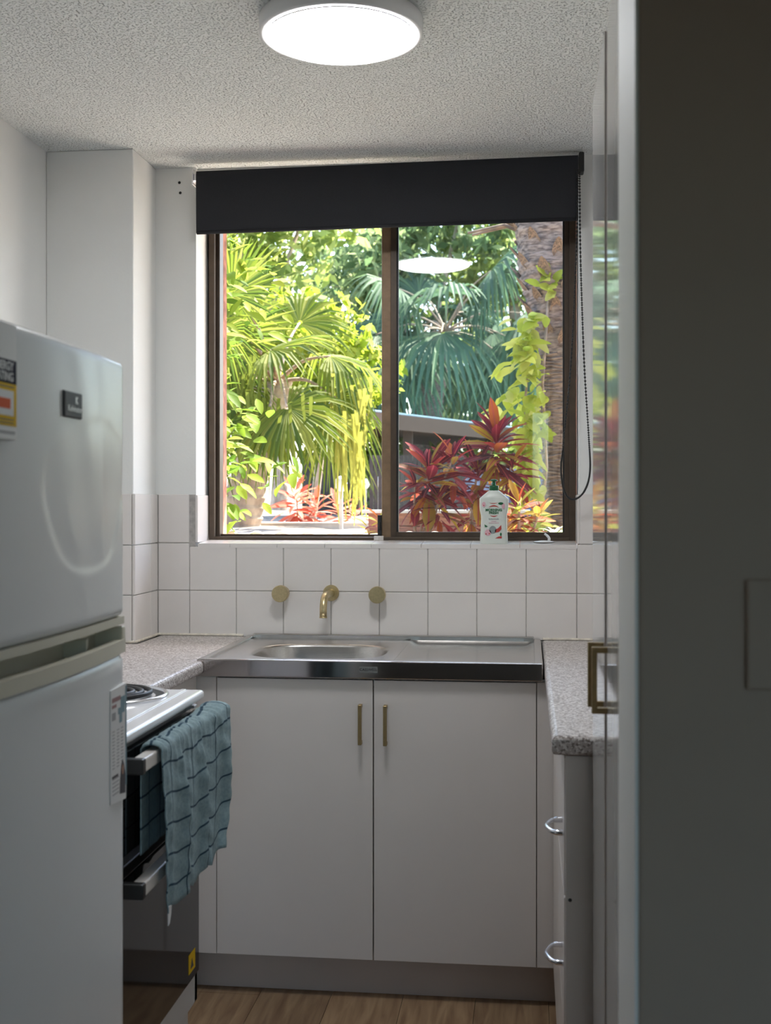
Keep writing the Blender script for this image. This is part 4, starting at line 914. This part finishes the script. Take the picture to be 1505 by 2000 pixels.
def lantern(x, y, z, r, label):
    o = root('garden_lantern', label, 'lantern', (x, y, gz(x, y)), 'white garden lanterns')
    lathe('globe', [(0.0, -1.15), (0.55, -1.0), (0.95, -0.45), (1.0, 0.1), (0.85, 0.6), (0.45, 0.95), (0.0, 1.05)], (0, 0, 0), (0, 0, 1), 'lantern', None, 20)
    g_ = bpy.data.objects[-1] if False else COL.objects[-1]
    g_.parent = o; g_.scale = (r, r, r*1.15); g_.location = Vector((x, y, z-r*1.3))-W[o.name]
    box('post', (x-r*0.28, x+r*0.28, y-r*0.28, y+r*0.28, gz(x, y)-0.02, z-r*1.2), 'cap', o, 0.003)
lantern(-1.234, 7.95, 1.457, 0.042, 'white garden lantern standing nearest, under the drooping palm')
lantern(-1.483, 11.0, 1.510, 0.040, 'white garden lantern just right of the pavilion post')
lantern(-1.365, 11.1, 1.530, 0.040, 'white garden lantern next to the window stile')
# open pavilion / carport beyond
cpv = root('garden_pavilion', 'open pavilion with taupe fascia and pale blue roof', 'pavilion', (-0.5, 12.5, gz(-.5, 12.5)))
def slab(name, pts, th, m, parent):
    V = [tuple(p) for p in pts]+[(p[0], p[1], p[2]-th) for p in pts]; n = len(pts)
    F = [tuple(range(n)), tuple(reversed(range(n, 2*n)))]+[(i, n+i, n+(i+1) % n, (i+1) % n) for i in range(n)]
    return link(name, V, F, m, parent)
A, B = Vector((-1.75, 10.0, 2.16)), Vector((0.55, 15.4, 2.20)); nrm2 = Vector((-(B-A).y, (B-A).x, 0)).normalized()*-1
bk = Vector((2.6, -0.9, 0))*0 + Vector((0.93, -0.0, 0))*0
back = Vector((-1.1, 1.5, 0.185))
f_ = Vector((0, 0, -0.15)); tk = Vector((-0.03, 0.04, 0))
V = [A, B, B+f_, A+f_, A+tk, B+tk, B+f_+tk, A+f_+tk]
link('fascia', [tuple(v) for v in V], [(0,1,2,3),(4,7,6,5),(0,4,5,1),(3,2,6,7),(0,3,7,4),(1,5,6,2)], 'fascia', cpv)
V = [A, A+back, A+back+f_, A+f_, A+tk*1.0+Vector((0.03,0,0)), A+back+Vector((0.03,0,0)), A+back+f_+Vector((0.03,0,0)), A+f_+Vector((0.03,0,0))]
slab('roof_sheet', [A+Vector((0,0,.012)), B+Vector((0,0,.012)), B+back, A+back], 0.02, 'roofm', cpv)
slab('ceiling_panel', [A+tk+f_*0.7, B+tk+f_*0.7, B+Vector((-1.1, 1.5, -0.1)), A+Vector((-1.1, 1.5, -0.1))], 0.02, 'fascia', cpv)
for t, in ((0.13,), (0.30,), (0.62,), (0.9,)):
    p = A.lerp(B, t)+Vector((-0.10, 0.10, 0)); box('post', (p.x-0.045, p.x+0.045, p.y-0.045, p.y+0.045, 1.12, 2.04), 'fascia', cpv)
sf = root('slat_fence', 'dark vertical slat fence behind the left croton', 'fence', (-0.8, 9.3, gz(-.8, 9.3)))
for k in range(22): box('slat', (-1.22+k*0.034, -1.192+k*0.034, 9.30, 9.32, 1.12, 1.70), 'slat', sf)
box('rail', (-1.22, -0.47, 9.325, 9.35, 1.60, 1.66), 'slat', sf)
bw = box('garden_screen', [(-0.62, 1.2, 11.6, 11.75, 1.12, 1.62), (-0.62, 1.2, 11.58, 11.77, 1.62, 1.66)], 'bluew'); tag(bw, 'blue-grey screen wall behind the tall croton', 'screen')
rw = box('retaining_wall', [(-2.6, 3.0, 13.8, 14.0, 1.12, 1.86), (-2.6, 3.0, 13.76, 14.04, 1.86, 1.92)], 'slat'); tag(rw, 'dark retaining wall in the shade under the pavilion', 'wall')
kb = box('path_kerb', [(-2.4, -0.9, 8.2, 8.35, 1.10, 1.185), (-2.4, -0.9, 8.19, 8.36, 1.185, 1.195)], 'cap'); tag(kb, 'pale sunlit walkway kerb at the palm foot', 'kerb')

# trees and shrubs beyond
def foliage(parent, blobs, n, size, m, name='foliage'):
    tot = sum(b[3]*b[4]*b[5] for b in blobs); Vs, Fs = [], []; base = 0
    for (bx_, by_, bz_, rx, ry, rz) in blobs:
        k = max(20, int(n*rx*ry*rz/tot))
        d = rng.normal(size=(k, 3)); d /= np.linalg.norm(d, axis=1, keepdims=True)
        r = rng.uniform(0.45, 1.0, (k, 1))**0.6
        # gather leaves into twigs
        tw_ = max(6, k//14); dc_ = rng.normal(size=(tw_, 3)); dc_ /= np.linalg.norm(dc_, axis=1, keepdims=True); dc_ *= rng.uniform(0.35, 1.0, (tw_, 1))
        P_ = dc_[rng.integers(0, tw_, k)]+rng.normal(size=(k, 3))*0.12
        P_ = P_*np.array([rx, ry, rz])+np.array([bx_, by_, bz_])
        a = rng.normal(size=(k, 3)); a /= np.linalg.norm(a, axis=1, keepdims=True); b = np.cross(a, rng.normal(size=(k, 3))); b /= np.linalg.norm(b, axis=1, keepdims=True)
        s = size*rng.uniform(0.6, 1.3, (k, 1))
        q = np.stack([P_-a*s, P_+b*s*0.42, P_+a*s, P_-b*s*0.42], 1).reshape(-1, 3); Vs.append(q)
        Fs += [(base+4*i, base+4*i+1, base+4*i+2, base+4*i+3) for i in range(k)]; base += 4*k
    o = link(name, np.concatenate(Vs), Fs, m, parent); o['kind'] = 'stuff'; return o
def tree(label, x, y, blobs, n, size, m, tr, name='garden_tree', cat='tree'):
    r = root(name, label, cat, (x, y, gz(x, y)), 'trees and shrubs beyond the window')
    top = Vector(blobs[0][:3]); pts = bez([(x, y, 1.05), (x+0.1, y, (1.1+top.z)/2), top], 8)
    tube('trunk', pts, [tr*(1-0.5*i/(len(pts)-1)) for i in range(len(pts))], 'trunkg', r, 10)
    for b in blobs[1:]: tube('branch', [tuple(pts[len(pts)//2]), ((pts[len(pts)//2].x+b[0])/2, (pts[len(pts)//2].y+b[1])/2, (pts[len(pts)//2].z+b[2])/2+0.1), b[:3]], [tr*0.45, tr*0.3, tr*0.15], 'trunkg', r, 6)
    foliage(r, blobs, n, size, m); return r
tree('lime green sunlit shrub behind the left fan palm', -1.75, 9.6, [(-1.75, 9.6, 2.75, .45, .4, .42), (-1.35, 9.7, 2.45, .35, .35, .35), (-2.1, 9.7, 2.3, .35, .35, .5), (-1.55, 9.5, 2.1, .4, .3, .35)], 2600, 0.055, 'lf_tree2', 0.04, 'garden_shrub', 'shrub')
tree('tall mid green tree at the upper left of the window', -3.4, 14, [(-3.4, 14, 4.3, 1.0, .9, .9), (-2.6, 14.2, 4.9, .9, .8, .6), (-3.6, 13.6, 3.2, .8, .7, .8)], 2600, 0.105, 'lf_tree0', 0.13)
tree('blue-green tree behind the window stile', -1.6, 17, [(-2.1, 17, 4.6, 1.0, .9, 1.0), (-1.0, 17.2, 5.3, 1.1, .9, .6), (-2.2, 16.6, 3.3, .8, .7, .9)], 3600, 0.11, 'lf_tree1', 0.15)
tree('pale mid green tree above the shaded palm', -0.2, 18, [(-0.3, 18, 5.0, 1.1, .9, .8), (0.6, 18.2, 4.3, .9, .8, .9), (-0.9, 18.4, 4.3, .9, .8, .8), (0.2, 17.8, 3.4, .8, .7, .7)], 3400, 0.11, 'lf_tree0', 0.14)
tree('dark blue-green tree far behind the pavilion', 0.9, 21, [(0.6, 21, 4.0, 1.6, .9, 1.0), (-0.8, 21.3, 3.4, 1.4, .9, .9), (1.6, 21, 5.6, 1.3, 1, .9)], 4200, 0.12, 'lf_tree1', 0.16)
tree('wide green tree far behind on the left', -4.6, 22, [(-4.6, 22, 4.2, 1.6, 1, 1.2), (-3.0, 22.4, 3.6, 1.4, 1, 1.1), (-3.4, 22, 5.6, 1.4, 1, .8), (-5.6, 22, 5.6, 1.2, 1, 1.0)], 3600, 0.13, 'lf_tree1', 0.18)
tree('mid green hedge under the pavilion roof line', -1.4, 13.2, [(-1.6, 13.2, 1.75, .5, .3, .45), (-0.7, 13.3, 1.7, .5, .3, .35), (0.3, 13.3, 1.75, .6, .3, .4)], 2600, 0.06, 'lf_tree0', 0.04, 'garden_shrub', 'shrub')
tree('low green shrub behind the white lanterns', -1.35, 12.2, [(-1.42, 12.2, 1.6, .22, .2, .42), (-1.15, 12.2, 1.5, .2, .2, .3)], 1400, 0.05, 'lf_tree1', 0.02, 'garden_shrub', 'shrub')
